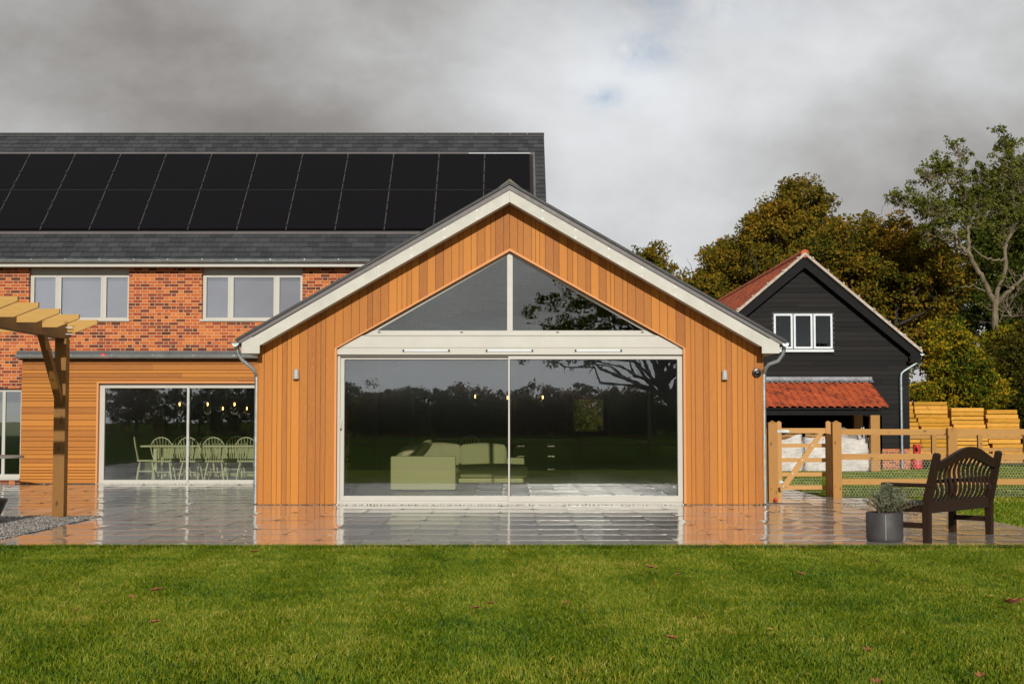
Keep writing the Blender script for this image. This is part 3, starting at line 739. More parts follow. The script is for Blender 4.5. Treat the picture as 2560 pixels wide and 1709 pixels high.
for a, b in ((1006.6, 1124.6), (1214.5, 1333), (1437, 1555)):
    a, b = X(a, yq, 876), X(b, yq, 876); zc = Z(876, yq)
    mb = MB(); mb.box(a+.03, b-.03, yq-.008, yq+.011, zc-.013, zc+.013); v_ = mb.build('trickle_vent', M['alu'], hp)
    mb = MB(); mb.box(a, a+.029, yq-.011, yq+.011, zc-.018, zc+.018).cut(); mb.box(b-.029, b, yq-.011, yq+.011, zc-.018, zc+.018).cut(); mb.each('vent_cap', M['black'], v_)
dz0 = .015; gl, gr_ = X(859.6, Y, 1070), X(1693.5, Y, 1070); m0, m1 = X(1270.7, Y, 1070), X(1275.6, Y, 1070)
g0, g1 = Z(1239.5, Y), Z(899, Y)
mb = MB(); fo = X(849, Y, 1070); f1 = X(1708, Y, 1070)
wall_holes(mb, ox0, ox1, dz0, hd0-.002, Y+.03, Y+.19, [(fo, f1, .06, hd0-.03)])
door = mb.build('sliding_door', M['joinery'], gab)
mb = MB(); wall_holes(mb, fo+.001, m1, .062, hd0-.034, Y+.1, Y+.16, [(gl, m0-.0, g0, g1)]); mb.build('fixed_leaf', M['joinery'], door)
mb = MB(); wall_holes(mb, m0, f1-.001, .045, hd0-.028, Y+.015, Y+.075, [(m1, gr_, g0+.0, g1+.005)]); mb.build('sliding_leaf', M['joinery'], door)
MB().box(gl-.006, m0+.006, Y+.125, Y+.135, g0-.006, g1+.006).build('pane', M['glass'], door)
MB().box(m1-.006, gr_+.006, Y+.04, Y+.05, g0-.006, g1+.011).build('pane', M['glass'], door)
mb = MB()
for a, b, yq_ in ((gl, m0, Y+.098), (m1, gr_, Y+.0135)):
    for q in ((a, b, g1-.0, g1+.012), (a-.008, a, g0, g1), (b, b+.008, g0, g1)): mb.box(q[0], q[1], yq_, yq_+.0012, q[2], q[3])
mb.build('glazing_seal', M['rubber'], door)
mb = MB(); xx = X(851.5, Y, 1060); mb.rbox(xx-.012, xx+.018, Y+.005, Y+.03, Z(1071, Y), Z(1047, Y), .006); mb.build('handle', M['joinery'], door)
mb = MB(); mb.box(ox0, ox1, Y-.08, Y+.03, .004, .02); mb.build('threshold', M['joinery'], door)

# rooms behind the glass
mb = MB(); mb.box(-11.25, gx1-.26, YW+.31, YR-.31, -.02, .018); mb.box(dx0+.04, gx1-.26, YE+.25, YW+.309, -.02, .0178); mb.box(gx0+.26, gx1-.26, YG+.24, YE+.249, -.02, .018); mb.box(XW0+.4, -11.251, YW+.31, YR-.31, -.02, .018)
mb.build('floor', M['floor_in'], gab)
mb = MB()
for s in (-1, 1): mb.prism([(cx, YG+.23, apx.z-.32), (cx+s*4.3, YG+.23, zr(cx+4.3, .38)), (cx+s*4.3, YG+.23, zr(cx+4.3, .36)), (cx, YG+.23, apx.z-.30)], (0, YR-YG-.56, 0))
mb.build('ceiling', M['ceil_in'], gab)
MB().box(-11.04, gx0-.01, 33.52, YR-.44, 2.62, 2.66).build('dining_ceiling', M['ceil_in'], ext)
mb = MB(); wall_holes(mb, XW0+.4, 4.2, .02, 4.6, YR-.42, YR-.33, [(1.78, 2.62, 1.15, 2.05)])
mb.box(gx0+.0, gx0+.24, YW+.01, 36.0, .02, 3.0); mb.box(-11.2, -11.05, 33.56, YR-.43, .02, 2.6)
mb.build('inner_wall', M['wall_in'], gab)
mb = MB(); x = -4.25
while x < -3.5: mb.box(x, x+.118, 36.0, 36.06, .02, 3.2); x += .12
x = -11.0
while x < -9.4: mb.box(x, x+.198, 37.6, 37.66, .02, 2.6); x += .2
mb.build('panelled_partition', M['wall_pale'], gab)
mb = MB(); mb.box(-5.6, -5.5, 37.5, 37.6, .02, 2.6).cut(); mb.box(-8.0, -7.92, 37.3, 37.38, .02, 2.6).cut(); mb.each('post', M['ceil_in'], ext)
mb = MB(); wall_holes(mb, 1.6, 2.75, 1.02, 2.2, YR-.44, YR-.425, [(1.78, 2.62, 1.15, 2.05)]); mb.build('window_surround', M['cab'], gab)
# ================================================================== barn
YBN = 43.1
barn = thing('black_barn', 'black weatherboarded barn with red pantile roof and brick plinth', 'barn', (9.2, YBN, 0))
ba = at(2011.5, 634, YBN-.25); bx1 = X(2273, YBN, 1000); hw = bx1-ba.x; bx0 = ba.x-hw
rt_ = at(2304, 878, YBN-.25); bsl = (ba.z-rt_.z)/(rt_.x-ba.x)
bz = lambda x, o=0: ba.z - o - bsl*abs(x-ba.x)
BEND = YBN+19
wx = [X(p, YBN, 830) for p in (1933, 2082)]; wzz = [Z(878, YBN), Z(783, YBN)]
px0, px1 = X(1900, YBN, 1100), X(2205, YBN, 1100); pz1 = Z(1040, YBN)       # porch opening
mb = MB(); z = .62
while z < ba.z-.5:
    b = z+.147; zt = min(b+.02, ba.z-.45)
    xe = hw if bz(bx1, .35) > b else (ba.z-.35-b)/bsl
    if xe < .1: break
    segs = [(ba.x-xe, ba.x+xe)]
    def cut(segs, a, c):
        o = []
        for s0, s1 in segs:
            if c <= s0 or a >= s1: o.append((s0, s1)); continue
            if s0 < a: o.append((s0, a))
            if s1 > c: o.append((c, s1))
        return o
    if b > wzz[0] and z < wzz[1]: segs = cut(segs, wx[0], wx[1])
    if z < pz1: segs = cut(segs, px0, px1)
    for s0, s1 in segs:
        cs = [s0] + ([random.uniform(s0+.4, s1-.4)] if s1-s0 > 2.4 else []) + [s1]
        for i in range(len(cs)-1):
            c, d = cs[i]+.001, cs[i+1]-.001
            mb.prism([(c, YBN-.028, z), (c, YBN-.012, z+.148), (c, YBN-.004, z+.148), (c, YBN-.004, z)], (d-c, 0, 0))
    z = b
mb.build('weatherboard', M['barn_board'], barn)
mb = MB()
zt_ = wzz[1]+.04; wl_, wr_ = wx[0]-.04, wx[1]+.04
mb.prism([(wr_, YBN, zt_), (bx1, YBN, zt_), (bx1, YBN, bz(bx1, .3)), (ba.x, YBN, ba.z-.3), (bx0, YBN, bz(bx0, .3)), (bx0, YBN, zt_)], (0, .2, 0)) if bz(bx1, .3) > zt_ else mb.prism([(ba.x+(ba.z-.3-zt_)/bsl, YBN, zt_), (ba.x, YBN, ba.z-.3), (ba.x-(ba.z-.3-zt_)/bsl, YBN, zt_)], (0, .2, 0))
for a_, b_, s_ in ((bx0, wl_, -1), (wr_, bx1, 1)):
    e_ = ba.x+s_*(ba.z-.3-zt_)/bsl; o_ = b_ if s_ > 0 else a_; i_ = a_ if s_ > 0 else b_
    mb.prism([(i_, YBN, pz1+.001), (o_, YBN, pz1+.001), (o_, YBN, min(zt_, bz(o_, .3))-.001), (e_, YBN, zt_-.001), (i_, YBN, zt_-.001)], (0, .2, 0))
mb.box(wl_+.001, wr_-.001, YBN, YBN+.2, pz1+.001, wzz[0]-.021)
mb.box(px1, bx1, YBN, YBN+.2, .6, pz1); mb.box(bx0, px0, YBN, YBN+.2, .6, pz1)
mb.box(bx0, bx0+.2, YBN+.201, BEND, 0, bz(bx0, .3)); mb.box(bx1-.2, bx1, YBN+.201, BEND, 0, bz(bx1, .3)); mb.box(bx0+.2, bx1-.2, BEND-.2, BEND, 0, 3.3)
mb.box(px0-1, px1+.6, YBN+2.6, YBN+2.7, 0, 3); mb.build('wall', M['barn_trim'], barn)
MB().box(px1, bx1-.001, YBN-.03, YBN+.19, -.1, .598).build('plinth', M['brick_barn'], barn)
# pantile slopes: an S-shaped wave across, a step at every course
def pantiles(mb, o, ex, ey, L, W, gauge=.27, pitch=.2):
    """o origin at the eaves, ex along the eaves, ey up the slope (unit vectors)"""
    o, ex, ey = Vector(o), Vector(ex), Vector(ey); nn = ex.cross(ey).normalized()
    nx = max(1, int(round(L/pitch))); nr = max(1, int(round(W/gauge))); S = 8
    prof = [.025*math.sin(2*math.pi*k/S) + .012*math.sin(4*math.pi*k/S+.6) for k in range(S+1)]
    for r in range(nr):
        for c in range(nx):
            vs = []; j = random.uniform(-.004, .004)
            for t_, h in ((0, .034), (1.12, .006)):
                for k in range(S+1): vs.append(o + ex*(pitch*(c+k/S)) + ey*(gauge*(r+t_)+j) + nn*(prof[k]+h))
            for k in range(S+1): vs.append(o + ex*(pitch*(c+k/S)) + ey*(gauge*r+j) + nn*(prof[k]+.012))
            n = S+1
            fs = [(k, k+1, n+k+1, n+k) for k in range(S)] + [(2*n+k, 2*n+k+1, k+1, k) for k in range(S)]
            mb.add(vs, fs, True)
yv = YBN-.32
for s in (-1, 1):
    L_ = math.hypot(rt_.x-ba.x, ba.z-rt_.z); u = Vector((-s*(rt_.x-ba.x)/L_, 0, (ba.z-rt_.z)/L_))
    ez_ = Vector((ba.x+s*(rt_.x-ba.x), yv, rt_.z))
    mb = MB(); mb.prism([(ba.x, yv+.02, ba.z-.02), ez_+Vector((0,.02,-.02)), ez_+Vector((0,.02,-.09)), (ba.x, yv+.02, ba.z-.12)], (0, BEND-yv, 0)); r_ = mb.build('roof_slope', M['barn_trim'], barn)
    mb = MB()
    if s > 0: pantiles(mb, ez_, (0, 1, 0), u, 19, L_, .3, .22)
    else: pantiles(mb, ez_+Vector((0, 19, 0)), (0, -1, 0), u, 19, L_, .3, .22)
    mb.build('pantile_covering', M['pantile'], r_, sharp=80)
    mb = MB(); k = 0
    a0 = Vector((ba.x, yv-.03, ba.z+.0)); d = -u
    while k*.3 < L_-.05:
        p = a0 + d*(k*.3); w = min(.298, L_-k*.3)
        mb.prism([p+Vector((0,0,.035)), p+d*w+Vector((0,0,.05)), p+d*w+Vector((0,0,-.055)), p+Vector((0,0,-.055))], (0, .1, 0))
        if k % 2: mb.rbox(-.03, .03, -.03, .05, -.01, .045, .012, 1, Matrix.Translation(p+Vector((0,0,.04))))
        k += 1
    mb.build('verge_mortar', M['mortar'], r_)
    mb = MB(); e = ez_; y_ = YBN-.27
    mb.prism([(ba.x, y_, ba.z-.062), (e.x-s*.02, y_, e.z-.06), (e.x-s*.02, y_, e.z-.33), (e.x-s*.34, y_, e.z-.33), (e.x-s*.34, y_, bz(e.x-s*.34)-.36), (ba.x, y_, ba.z-.42)], (0, .035, 0)); mb.build('bargeboard', M['barn_trim'], barn)
    mb = MB(); mb.prism([(ba.x, y_+.036, ba.z-.25), (e.x-s*.05, y_+.036, e.z-.25), (e.x-s*.05, y_+.036, e.z-.27), (ba.x, y_+.036, ba.z-.27)], (0, .22, 0)); mb.box(min(e.x-s*.05, e.x-s*.4), max(e.x-s*.05, e.x-s*.4), y_+.036, BEND, e.z-.325, e.z-.3); mb.build('soffit', M['barn_trim'], barn)
mb = MB(); q = yv
while q < BEND: mb.tube([(ba.x, q, ba.z-.0), (ba.x, q+.43, ba.z-.0)], [.125, .12], 14); q += .44
mb.build('ridge_tile', M['pantile'], barn)
# three light window
mb = MB(); x0, x1 = wx; mb.box(x0-.03, x1+.03, YBN-.02, YBN+.1, wzz[1], wzz[1]+.04); mb.box(x0-.04, x0, YBN-.02, YBN+.1, wzz[0]-.02, wzz[1]); mb.box(x1, x1+.04, YBN-.02, YBN+.1, wzz[0]-.02, wzz[1])
mb.build('window_lining', M['darkframe'], barn)
ww = (x1-x0)/3; ps = [(x0+ww*k+.075, x0+ww*(k+1)-.075, wzz[0]+.14, wzz[1]-.075) for k in range(3)]
mb = MB(); wall_holes(mb, x0, x1, wzz[0], wzz[1], YBN+.0, YBN+.06, [(x0+ww*k+.035, x0+ww*(k+1)-.035, wzz[0]+.1, wzz[1]-.04) for k in range(3)]); w = mb.build('window', M['darkframe'], barn)
for k in range(3):
    a, b, c, d = ps[k]; mb = MB(); wall_holes(mb, a-.06, b+.06, c-.06, d+.06, YBN-.03, YBN+.04, [(a, b, c, d)]); mb.build('casement', M['alu'], w)
    MB().box(a-.01, b+.01, YBN+.01, YBN+.02, c-.01, d+.01).build('pane', M['glass_barn'], w)
mb = MB(); mb.box(x0-.02, x1+.01, YBN-.07, YBN-.001, wzz[0]-.02, wzz[0]+.055); mb.build('sill', M['alu'], w)
# lean-to porch
YP = 40.75
pt0, pt1 = at(2180, 950, YBN-.03), at(2231, 1017, YP)
up = Vector((0, YBN-.03-YP, Z(953, YBN)-pt1.z)); W_ = up.length; up.normalize(); LP = 4.4
mb = MB(); pantiles(mb, (pt1.x-LP, YP, pt1.z), (1, 0, 0), up, LP, W_, .27, .215)
k = (pt1.x-pt0.x)/W_
mb.v = [(p[0]-k*((p[1]-YP)/up.y)*1.0*max(0, min(1, (p[0]-(pt1.x-LP))/LP)), p[1], p[2]) for p in mb.v]
mb.build('porch_pantiles', M['pantile'], barn, sharp=80)
mb = MB(); mb.prism([(pt1.x-LP, YP+.04, pt1.z-.03), (pt1.x-LP, YBN-.04, Z(953, YBN)-.03), (pt1.x-LP, YBN-.04, Z(953, YBN)-.1), (pt1.x-LP, YP+.04, pt1.z-.07)], (LP-.35, 0, 0)); mb.build('porch_deck', M['barn_trim'], barn)
mb = MB(); z0 = Z(953, YBN-.1)
for kk in range(30):
    a = pt0.x-.0-kk*.15; mb.box(a-.149, a, YBN-.13, YBN-.03, z0-.0+.01*(kk % 2), z0+.05+.006*(kk % 3)); mb.prism([(a-.149, YBN-.13, z0+.03), (a, YBN-.13, z0+.03), (a-.01, YBN-.33, z0-.03-.02*(kk % 2)), (a-.13, YBN-.33, z0-.03)], (0, .01, .012))
mb.box(pt0.x-4.4, pt0.x, YBN-.05, YBN-.029, z0+.06, z0+.14); mb.build('lead_apron', M['lead_bright'], barn)
mb = MB(); mb.box(pt1.x-LP, X(2205, YP, 1030), YP+.12, YP+.26, pt1.z-.23, pt1.z-.075); mb.box(X(2205, YP, 1030)-.01, pt1.x-.02, YP+.11, YP+.15, pt1.z-.1, pt1.z-.02); mb.build('porch_beam', M['barn_trim'], barn)
a, b = X(2180, YP, 1100), X(2203, YP, 1100)
mb = MB(); mb.box(a, b, YP+.12, YP+.34, 0, pt1.z-.231); mb.cut(); mb.box(a-.02, b-.02, YBN-.34, YBN-.05, 0, 2.0).cut(); mb.each('porch_post', M['fence_z'], barn)
# rainwater pipe
gx_, gzz = X(2305, YBN-.3, 880), Z(884, YBN-.3)
mb = MB(); n = 10; 
for rr in (.06, .052):
    vs = [(gx_-rr*math.cos(math.pi*(i//2)/n), YBN-.34 if i % 2 == 0 else BEND, gzz-rr*math.sin(math.pi*(i//2)/n)) for i in range(2*n+2)]
    mb.add(vs, [(2*k, 2*k+1, 2*k+3, 2*k+2) for k in range(n)], True)
mb.add([(gx_-.06*math.cos(math.pi*k/n), YBN-.34, gzz-.06*math.sin(math.pi*k/n)) for k in range(n+1)], [tuple(range(n+1))]); mb.build('gutter', M['galv_blue'], barn)
pxx = X(2253, YBN-.12, 1000); yq = YBN-.12
mb = MB(); mb.tube([(gx_-.01, YBN-.2, gzz-.04), (gx_-.02, YBN-.2, gzz-.14), (gx_-.08, YBN-.19, gzz-.24), (pxx+.1, yq-.01, Z(927, yq)), (pxx+.02, yq, Z(933, yq)), (pxx, yq, Z(945, yq)), (pxx, yq, .0)], .042, 12)
for zz_ in (2.4, 1.0): mb.tube([(pxx, yq, zz_-.04), (pxx, yq, zz_+.04)], .05, 12)
mb.build('downpipe', M['galv_blue'], barn)

# ================================================================== gate, fences
YF = 27.05
def post(mb, cx_, cy, w, h, cap=.05, d=None):
    d = d or w; mb.box(cx_-w/2, cx_+w/2, cy-d/2, cy+d/2, -.1, h)
    a = [(cx_-w/2, cy-d/2, h), (cx_+w/2, cy-d/2, h), (cx_+w/2, cy+d/2, h), (cx_-w/2, cy+d/2, h), (cx_, cy, h+cap)]
    mb.add(a, [(0,1,4), (1,2,4), (2,3,4), (3,0,4)])
gp0 = G(1932, 1252.5); gp1 = X(2091, YF, 1150)
gh = Z(1057, YF)
for nm, cx_, cy, lab in (('gate_post', gp0.x, gp0.y, 'square gate post with hinges between the cedar gable and the garden gate'), ('gate_post', gp1, YF, 'square gate post with pointed top on the latch side, dark wet foot')):
    mb = MB(); post(mb, 0, 0, .165, gh); t = mb.build('gate_post', M['fence_z']); t.location = (cx_, cy, 0); tag(t, lab, 'gate post')
t = thing('fence_stub', 'short length of board fence squeezed between downpipe and gate post', 'fence', (X(1914, 27, 1100), 27, 0)); MB().box(X(1915, 27.2, 1100), X(1922, 27.2, 1100), 27.15, 27.25, .0, Z(1070, 27.2)).build('post', M['fence_z'], t)
YG2 = 27.75
gate = thing('garden_gate', 'five barred light timber garden gate with diagonal brace and galvanised hinge', 'gate', (X(2010, YG2), YG2, 0))
l0, l1 = X(1942, YG2, 1130), X(1953.5, YG2, 1130); r0, r1 = X(2064.5, YG2, 1130), X(2077, YG2, 1130)
mb = MB(); post(mb, (l0+l1)/2, YG2, l1-l0, Z(1055, YG2), .03, .075); mb.build('stile', M['gate_z'], gate)
mb = MB(); post(mb, (r0+r1)/2, YG2, r1-r0, Z(1055, YG2), .03, .075); mb.build('stile', M['gate_z'], gate)
def gz_(c): return Z(1050+c/5.873, YG2)
for a, b in ((115, 190), (342, 398), (553, 614), (762, 822), (952, 1016)):
    MB().box(l1-.002, r0+.002, YG2-.02, YG2+.02, gz_(b), gz_(a)).build('bar', M['gate_x'], gate)
mb = MB(); A, B_ = at(1880+480/5.873, 1050+960/5.873, YG2-.03), at(1880+1010/5.873, 1050+205/5.873, YG2-.03); mb.bar(A, B_, .022, .115, (0, -1, 0)) if False else mb.prism([(A.x-.09, YG2-.045, A.z-.03), (A.x+.05, YG2-.045, A.z-.02), (B_.x+.075, YG2-.045, B_.z+.03), (B_.x-.05, YG2-.045, B_.z+.02)], (0, .024, 0)); br = mb.build('brace', M['gate_x'], gate)
mb = MB()
for cx_, cy_ in ((888, 370), (737, 583), (595, 782), (463, 975)):
    p = at(1880+cx_/5.873, 1050+cy_/5.873, YG2-.05); mb.lathe([(.014, -.006), (.012, .006)], (p.x, YG2-.052, p.z), 10, 'y').cut()
mb.each('bolt', M['alu'], br)
mb = MB(); a, b = at(1941, 1074, YG2-.05), at(1974, 1081, YG2-.05); mb.prism([(a.x, YG2-.05, a.z), (b.x-.03, YG2-.05, a.z), (b.x, YG2-.05, (a.z+b.z)/2), (b.x-.03, YG2-.05, b.z), (a.x, YG2-.05, b.z)], (0, .008, 0)); h_ = mb.build('hinge', M['galv'], gate)
mb = MB()
for p in (1943, 1966): q = at(p, 1077.5, YG2-.05); mb.lathe([(.014, -.008), (.012, .001)], (q.x, YG2-.05, q.z), 10, 'y').cut()
mb.each('bolt', M['alu'], h_)
mb = MB(); p = at(1955, 1204, YG2-.04); mb.lathe([(.025, 0), (.03, .02), (.03, .05)], (p.x, YG2-.06, p.z), 10, 'y'); mb.box(p.x-.05, p.x, YG2-.05, YG2-.042, p.z-.03, p.z+.03); mb.build('hinge', M['galv'], gate)
def hexmesh(mb, x0, x1, z0, z1, y, s=.033, r=.0017):
    """hexagonal netting as thin square-section wire"""
    w = s*math.sqrt(3); r0_ = 0; z = z0
    while z < z1:
        x = x0 + (w/2 if r0_ % 2 else 0)
        while x < x1:
            t_ = (x, y, z+s); 
            for a, b in (((x, z+s/2), (x, z+s*1.5)) , ((x, z+s/2), (x+w/2, z)), ((x, z+s/2), (x-w/2, z))):
                dx, dz = b[0]-a[0], b[1]-a[1]; l = math.hypot(dx, dz); nx_, nz_ = -dz/l*r, dx/l*r
                mb.add([(a[0]+nx_, y-r, a[1]+nz_), (a[0]-nx_, y-r, a[1]-nz_), (b[0]-nx_, y-r, b[1]-nz_), (b[0]+nx_, y-r, b[1]+nz_), (a[0], y+r, a[1]), (b[0], y+r, b[1])], [(0,1,2,3), (1,4,5,2), (4,0,3,5)])
            x += w
        z += s*1.5; r0_ += 1
mb = MB(); hexmesh(mb, l1, r0, .06, .38, YG2+.03); mb.build('wire_netting', M['wire'], gate)
fence = thing('paddock_fence', 'three rail timber fence with hexagonal wire netting running right from gate post', 'fence', (7.8, YF, 0))
fx0 = gp1+.083; FX1 = 16.5; yr_ = YF+.03
for c0, c1 in ((128, 214), (492, 578), (858, 944)):
    z1_, z0_ = Z(1050+c0/5.873, yr_), Z(1050+c1/5.873, yr_); x = fx0
    for L_ in (2.06, 3.4, 3.4):
        b = min(FX1, x+L_); mb = MB(); mb.box(x, b-.004, yr_-.02, yr_+.02, z0_, z1_); mb.build('rail', M['fence_x'], fence); x = b
p0 = X(2378, YF, 1080)
for k, xp in enumerate((p0, p0+3.4, p0+6.8)):
    mb = MB(); mb.box(xp-.095, xp+.075, yr_-.15, yr_-.021, 0, Z(1069.5, YF)); mb.build('post', M['fence_z'], fence)
mb = MB(); hexmesh(mb, fx0, FX1, .02, .83, yr_+.024); mb.build('wire_netting', M['wire'], fence)
YF2 = 45.5
f2 = thing('field_fence', 'lower far timber fence in front of the yellow board stacks', 'fence', (15, YF2, 0))
for ra, rb in ((1087.5, 1096), (1119, 1128), (1148, 1157)):
    for k in range(4): MB().box(X(2262, YF2)+k*3.6, X(2262, YF2)+k*3.6+3.594, YF2, YF2+.04, Z(rb, YF2), Z(ra, YF2)).build('rail', M['fence_x'], f2)
for px in (2332.5, 2447.5, 2562, 2677, 2790):
    xp = X(px, YF2, 1100); MB().box(xp-.07, xp+.07, YF2-.13, YF2-.002, -.1, Z(1086.5, YF2)).build('post', M['fence_z'], f2)

# ================================================================== yellow insulation boards behind the far fence
YS = 50.0
ORD = ['topmost', 'second', 'third', 'fourth', 'fifth', 'sixth', 'seventh', 'eighth', 'ninth', 'tenth', 'eleventh', 'twelfth']
def yz(c): return Z(980+c/6.031, YS)
def yx(c): return X(2240+c/6.031, YS, 1060)
stacks = [
 ('tall stack nearest the barn', 'first', [(-150,240,140),(-140,258,200),(-120,270,262),(-110,275,320),(-90,312,385),(-60,335,450),(-50,345,515),(-40,350,575),(-30,352,640),(-20,370,705),(0,385,765),(0,390,830),(0,395,890),(0,395,950)]),
 ('tallest full stack', 'second', [(268,760,138),(285,785,200),(288,784,262),(300,784,330),(330,805,390),(345,805,462),(375,845,515),(380,820,575),(380,820,640),(372,820,700),(390,825,765),(400,820,830),(400,820,890),(400,830,950)]),
 ('middle stack', 'third', [(835,1325,230),(838,1326,293),(842,1328,357),(845,1330,420),(880,1362,485),(880,1360,545),(880,1375,610),(900,1375,680),(905,1380,735),(920,1410,798),(920,1410,860),(920,1410,920)]),
 ('right hand stack', 'fourth', [(1385,1845,265),(1355,1842,330),(1385,1865,400),(1375,1862,460),(1378,1862,525),(1390,1870,590),(1400,1880,655),(1400,1880,710),(1450,1925,775),(1450,1930,840),(1450,1930,900)]),
]
for lab, _, rows in stacks:
    for i, (a, b, c) in enumerate(rows):
        nxt = rows[i+1][2] if i+1 < len(rows) else c+62
        z1_, z0_ = yz(c), yz(nxt)+.006
        if z0_ < -.02: z0_ = 0.0
        if z1_-z0_ < .03: continue
        yo = random.uniform(-.05, .05)
        xo_ = random.uniform(-.02, .02); z1_ -= random.choice((0, 0, .004, .016)); mb = MB(); mb.rbox(yx(a)+xo_, yx(b)+xo_, YS+yo, YS+2.2+yo, z0_, z1_, .012, 1)
        o = mb.build('insulation_board', M['board'])
        n = len(rows)
        tag(o, ('%s yellow board from the top of the %s beyond the fences' % (ORD[i], lab) if i < 12 else '%s yellow board of the %s beyond the fences' % ('lowest' if i == n-1 else 'second lowest', lab)) if i else 'topmost yellow board on the %s beyond the fences' % lab, 'board', group='stacked yellow boards')

# ================================================================== gas bottle
bot = thing('gas_bottle', 'red gas bottle with white lettering standing by the barn corner', 'gas bottle', (X(2288, 43.2, 1160), 43.0, 0))
bx_, by_ = bot.location.x, 43.0; hh = Z(1110, 43)
mb = MB(); mb.lathe([(.14, .0), (.16, .02), (.16, hh-.4), (.145, hh-.33), (.1, hh-.27), (.05, hh-.25)], (bx_, by_, 0), 24); mb.build('cylinder', M['redcan'], bot)
mb = MB(); n = 24
for k in range(n):
    if k in (3, 4, 15, 16, 17): zs = [(hh-.3, hh-.22), (hh-.08, hh)]
    else: zs = [(hh-.3, hh)]
    for a, b in zs:
        p = [(math.cos(2*math.pi*q/n), math.sin(2*math.pi*q/n)) for q in (k, k+1)]
        mb.prism([(bx_+p[0][0]*.115, by_+p[0][1]*.115, a), (bx_+p[1][0]*.115, by_+p[1][1]*.115, a), (bx_+p[1][0]*.115, by_+p[1][1]*.115, b), (bx_+p[0][0]*.115, by_+p[0][1]*.115, b)], (-.012*(p[0][0]+p[1][0])/2, -.012*(p[0][1]+p[1][1])/2, 0))
mb.build('collar', M['redcan'], bot)
mb = MB(); mb.lathe([(.03, hh-.26), (.035, hh-.2), (.02, hh-.12)], (bx_, by_, 0), 12); mb.build('valve', M['black'], bot)
def lettering(txt, size, x, z, y, par, bend=None):
    c = bpy.data.curves.new('lettering', 'FONT'); c.body = txt; c.size = size; c.align_x = 'CENTER'; c.extrude = .0015
    o = bpy.data.objects.new('tmp', c); COL.objects.link(o); me = bpy.data.meshes.new_from_object(o.evaluated_get(bpy.context.evaluated_depsgraph_get()))
    COL.objects.unlink(o); bpy.data.objects.remove(o)
    for v in me.vertices:
        lx, ly = v.co.x, v.co.y; a = lx/.161
        v.co = (bx_+math.sin(a)*(.162) - par.location.x, by_-math.cos(a)*(.162) - par.location.y, z+ly - par.location.z)
    me.materials.append(M['whitepaint']); q = bpy.data.objects.new('lettering', me); COL.objects.link(q); q.parent = par
bpy.context.view_layer.update()
lettering('CALOR', .08, 0, .235, 0, bot); lettering('Propane', .06, 0, .155, 0, bot)

# ================================================================== log sacks in the porch
def sack(x0, x1, y0, y1, h, lab, open_flap=False, seed=0):
    rr = random.Random(seed); cx_, cy_ = (x0+x1)/2, (y0+y1)/2
    t = thing('log_sack', lab, 'sack', (cx_, cy_, 0), group='white sacks under the barn porch')
    n, m = 48, 18; vs = []
    hx, hy = (x1-x0)/2, (y1-y0)/2; ph = [rr.uniform(0, 6) for _ in range(8)]
    for j in range(m+1):
        tz = j/m
        for k in range(n):
            a = 2*math.pi*k/n; c, s = math.cos(a), math.sin(a)
            r = 1/((abs(c)**5+abs(s)**5)**.2)
            b = 1 + .05*math.sin(math.pi*tz) + .03*math.sin(3*a+ph[0]+5*tz) + .022*math.sin(7*a+ph[1]-9*tz) + .02*math.sin(13*tz+ph[2]+2*a) - .03*abs(math.sin(6.5*tz+ph[5]+1.5*math.sin(a*2)))
            top = h*(1 + .06*math.sin(2*a+ph[3]) + .05*math.sin(3*a+ph[4]))
            if open_flap and s < -.3: top *= .8
            vs.append((cx_+hx*c*r*b, cy_+hy*s*r*b, tz*top))
    fs = [(j*n+k, j*n+(k+1) % n, (j+1)*n+(k+1) % n, (j+1)*n+k) for j in range(m) for k in range(n)]
    k0 = len(vs); vs.append((cx_, cy_, h*.72)); fs += [(m*n+k, m*n+(k+1) % n, k0) for k in range(n)]
    MB().add(vs, fs, True).build('sack_body', M['bag'], t)
    mb = MB()
    for sx in (-1, 1):
        mb.tube([(cx_+sx*hx*.9, y0+.05, h*.9), (cx_+sx*hx*.95, y0-.01, h*.6), (cx_+sx*hx*.9, y0-.03, h*.2)], .012, 5).cut()
    mb.each('strap', M['lampgrey'], t)
    if open_flap:
        mb = MB(); vs = []
        for k in range(13):
            a = math.pi*(k/12); 
            for q in range(5): vs.append((cx_+.33*math.cos(a)*(1-.1*q)-.1, cy_-.2+.12*q, h*.82+(.38+.05*math.sin(k))*math.sin(a)*(1-.12*q)))
        mb.add(vs, [(k*5+q, k*5+q+1, k*5+q+6, k*5+q+5) for k in range(12) for q in range(4)], True); mb.build('sack_mouth', M['bag'], t)
        mb = MB(); mb.tube([(cx_+.3, cy_-.1, h*.9), (cx_+.36, cy_-.14, h*1.17), (cx_+.43, cy_-.1, h*1.19), (cx_+.45, cy_-.06, h*.9)], .022, 6); mb.build('strap', M['bag'], t)
    return t
YK = 41.15
def sx_(c): return X(1880+c/5.873, YK, 1140)
def sz_(c): return Z(1050+c/5.873, YK)
sack(sx_(330), sx_(765), YK, YK+.95, sz_(255), 'white sack of logs behind the hinge end of the gate', seed=3)
sack(sx_(775), sx_(1165), YK+.05, YK+.98, sz_(262), 'white sack of logs behind the latch end of the gate', seed=5)
sack(sx_(1190), sx_(1735), YK-.1, YK+.9, sz_(205), 'slumped open white sack right of the latch post', True, 9)
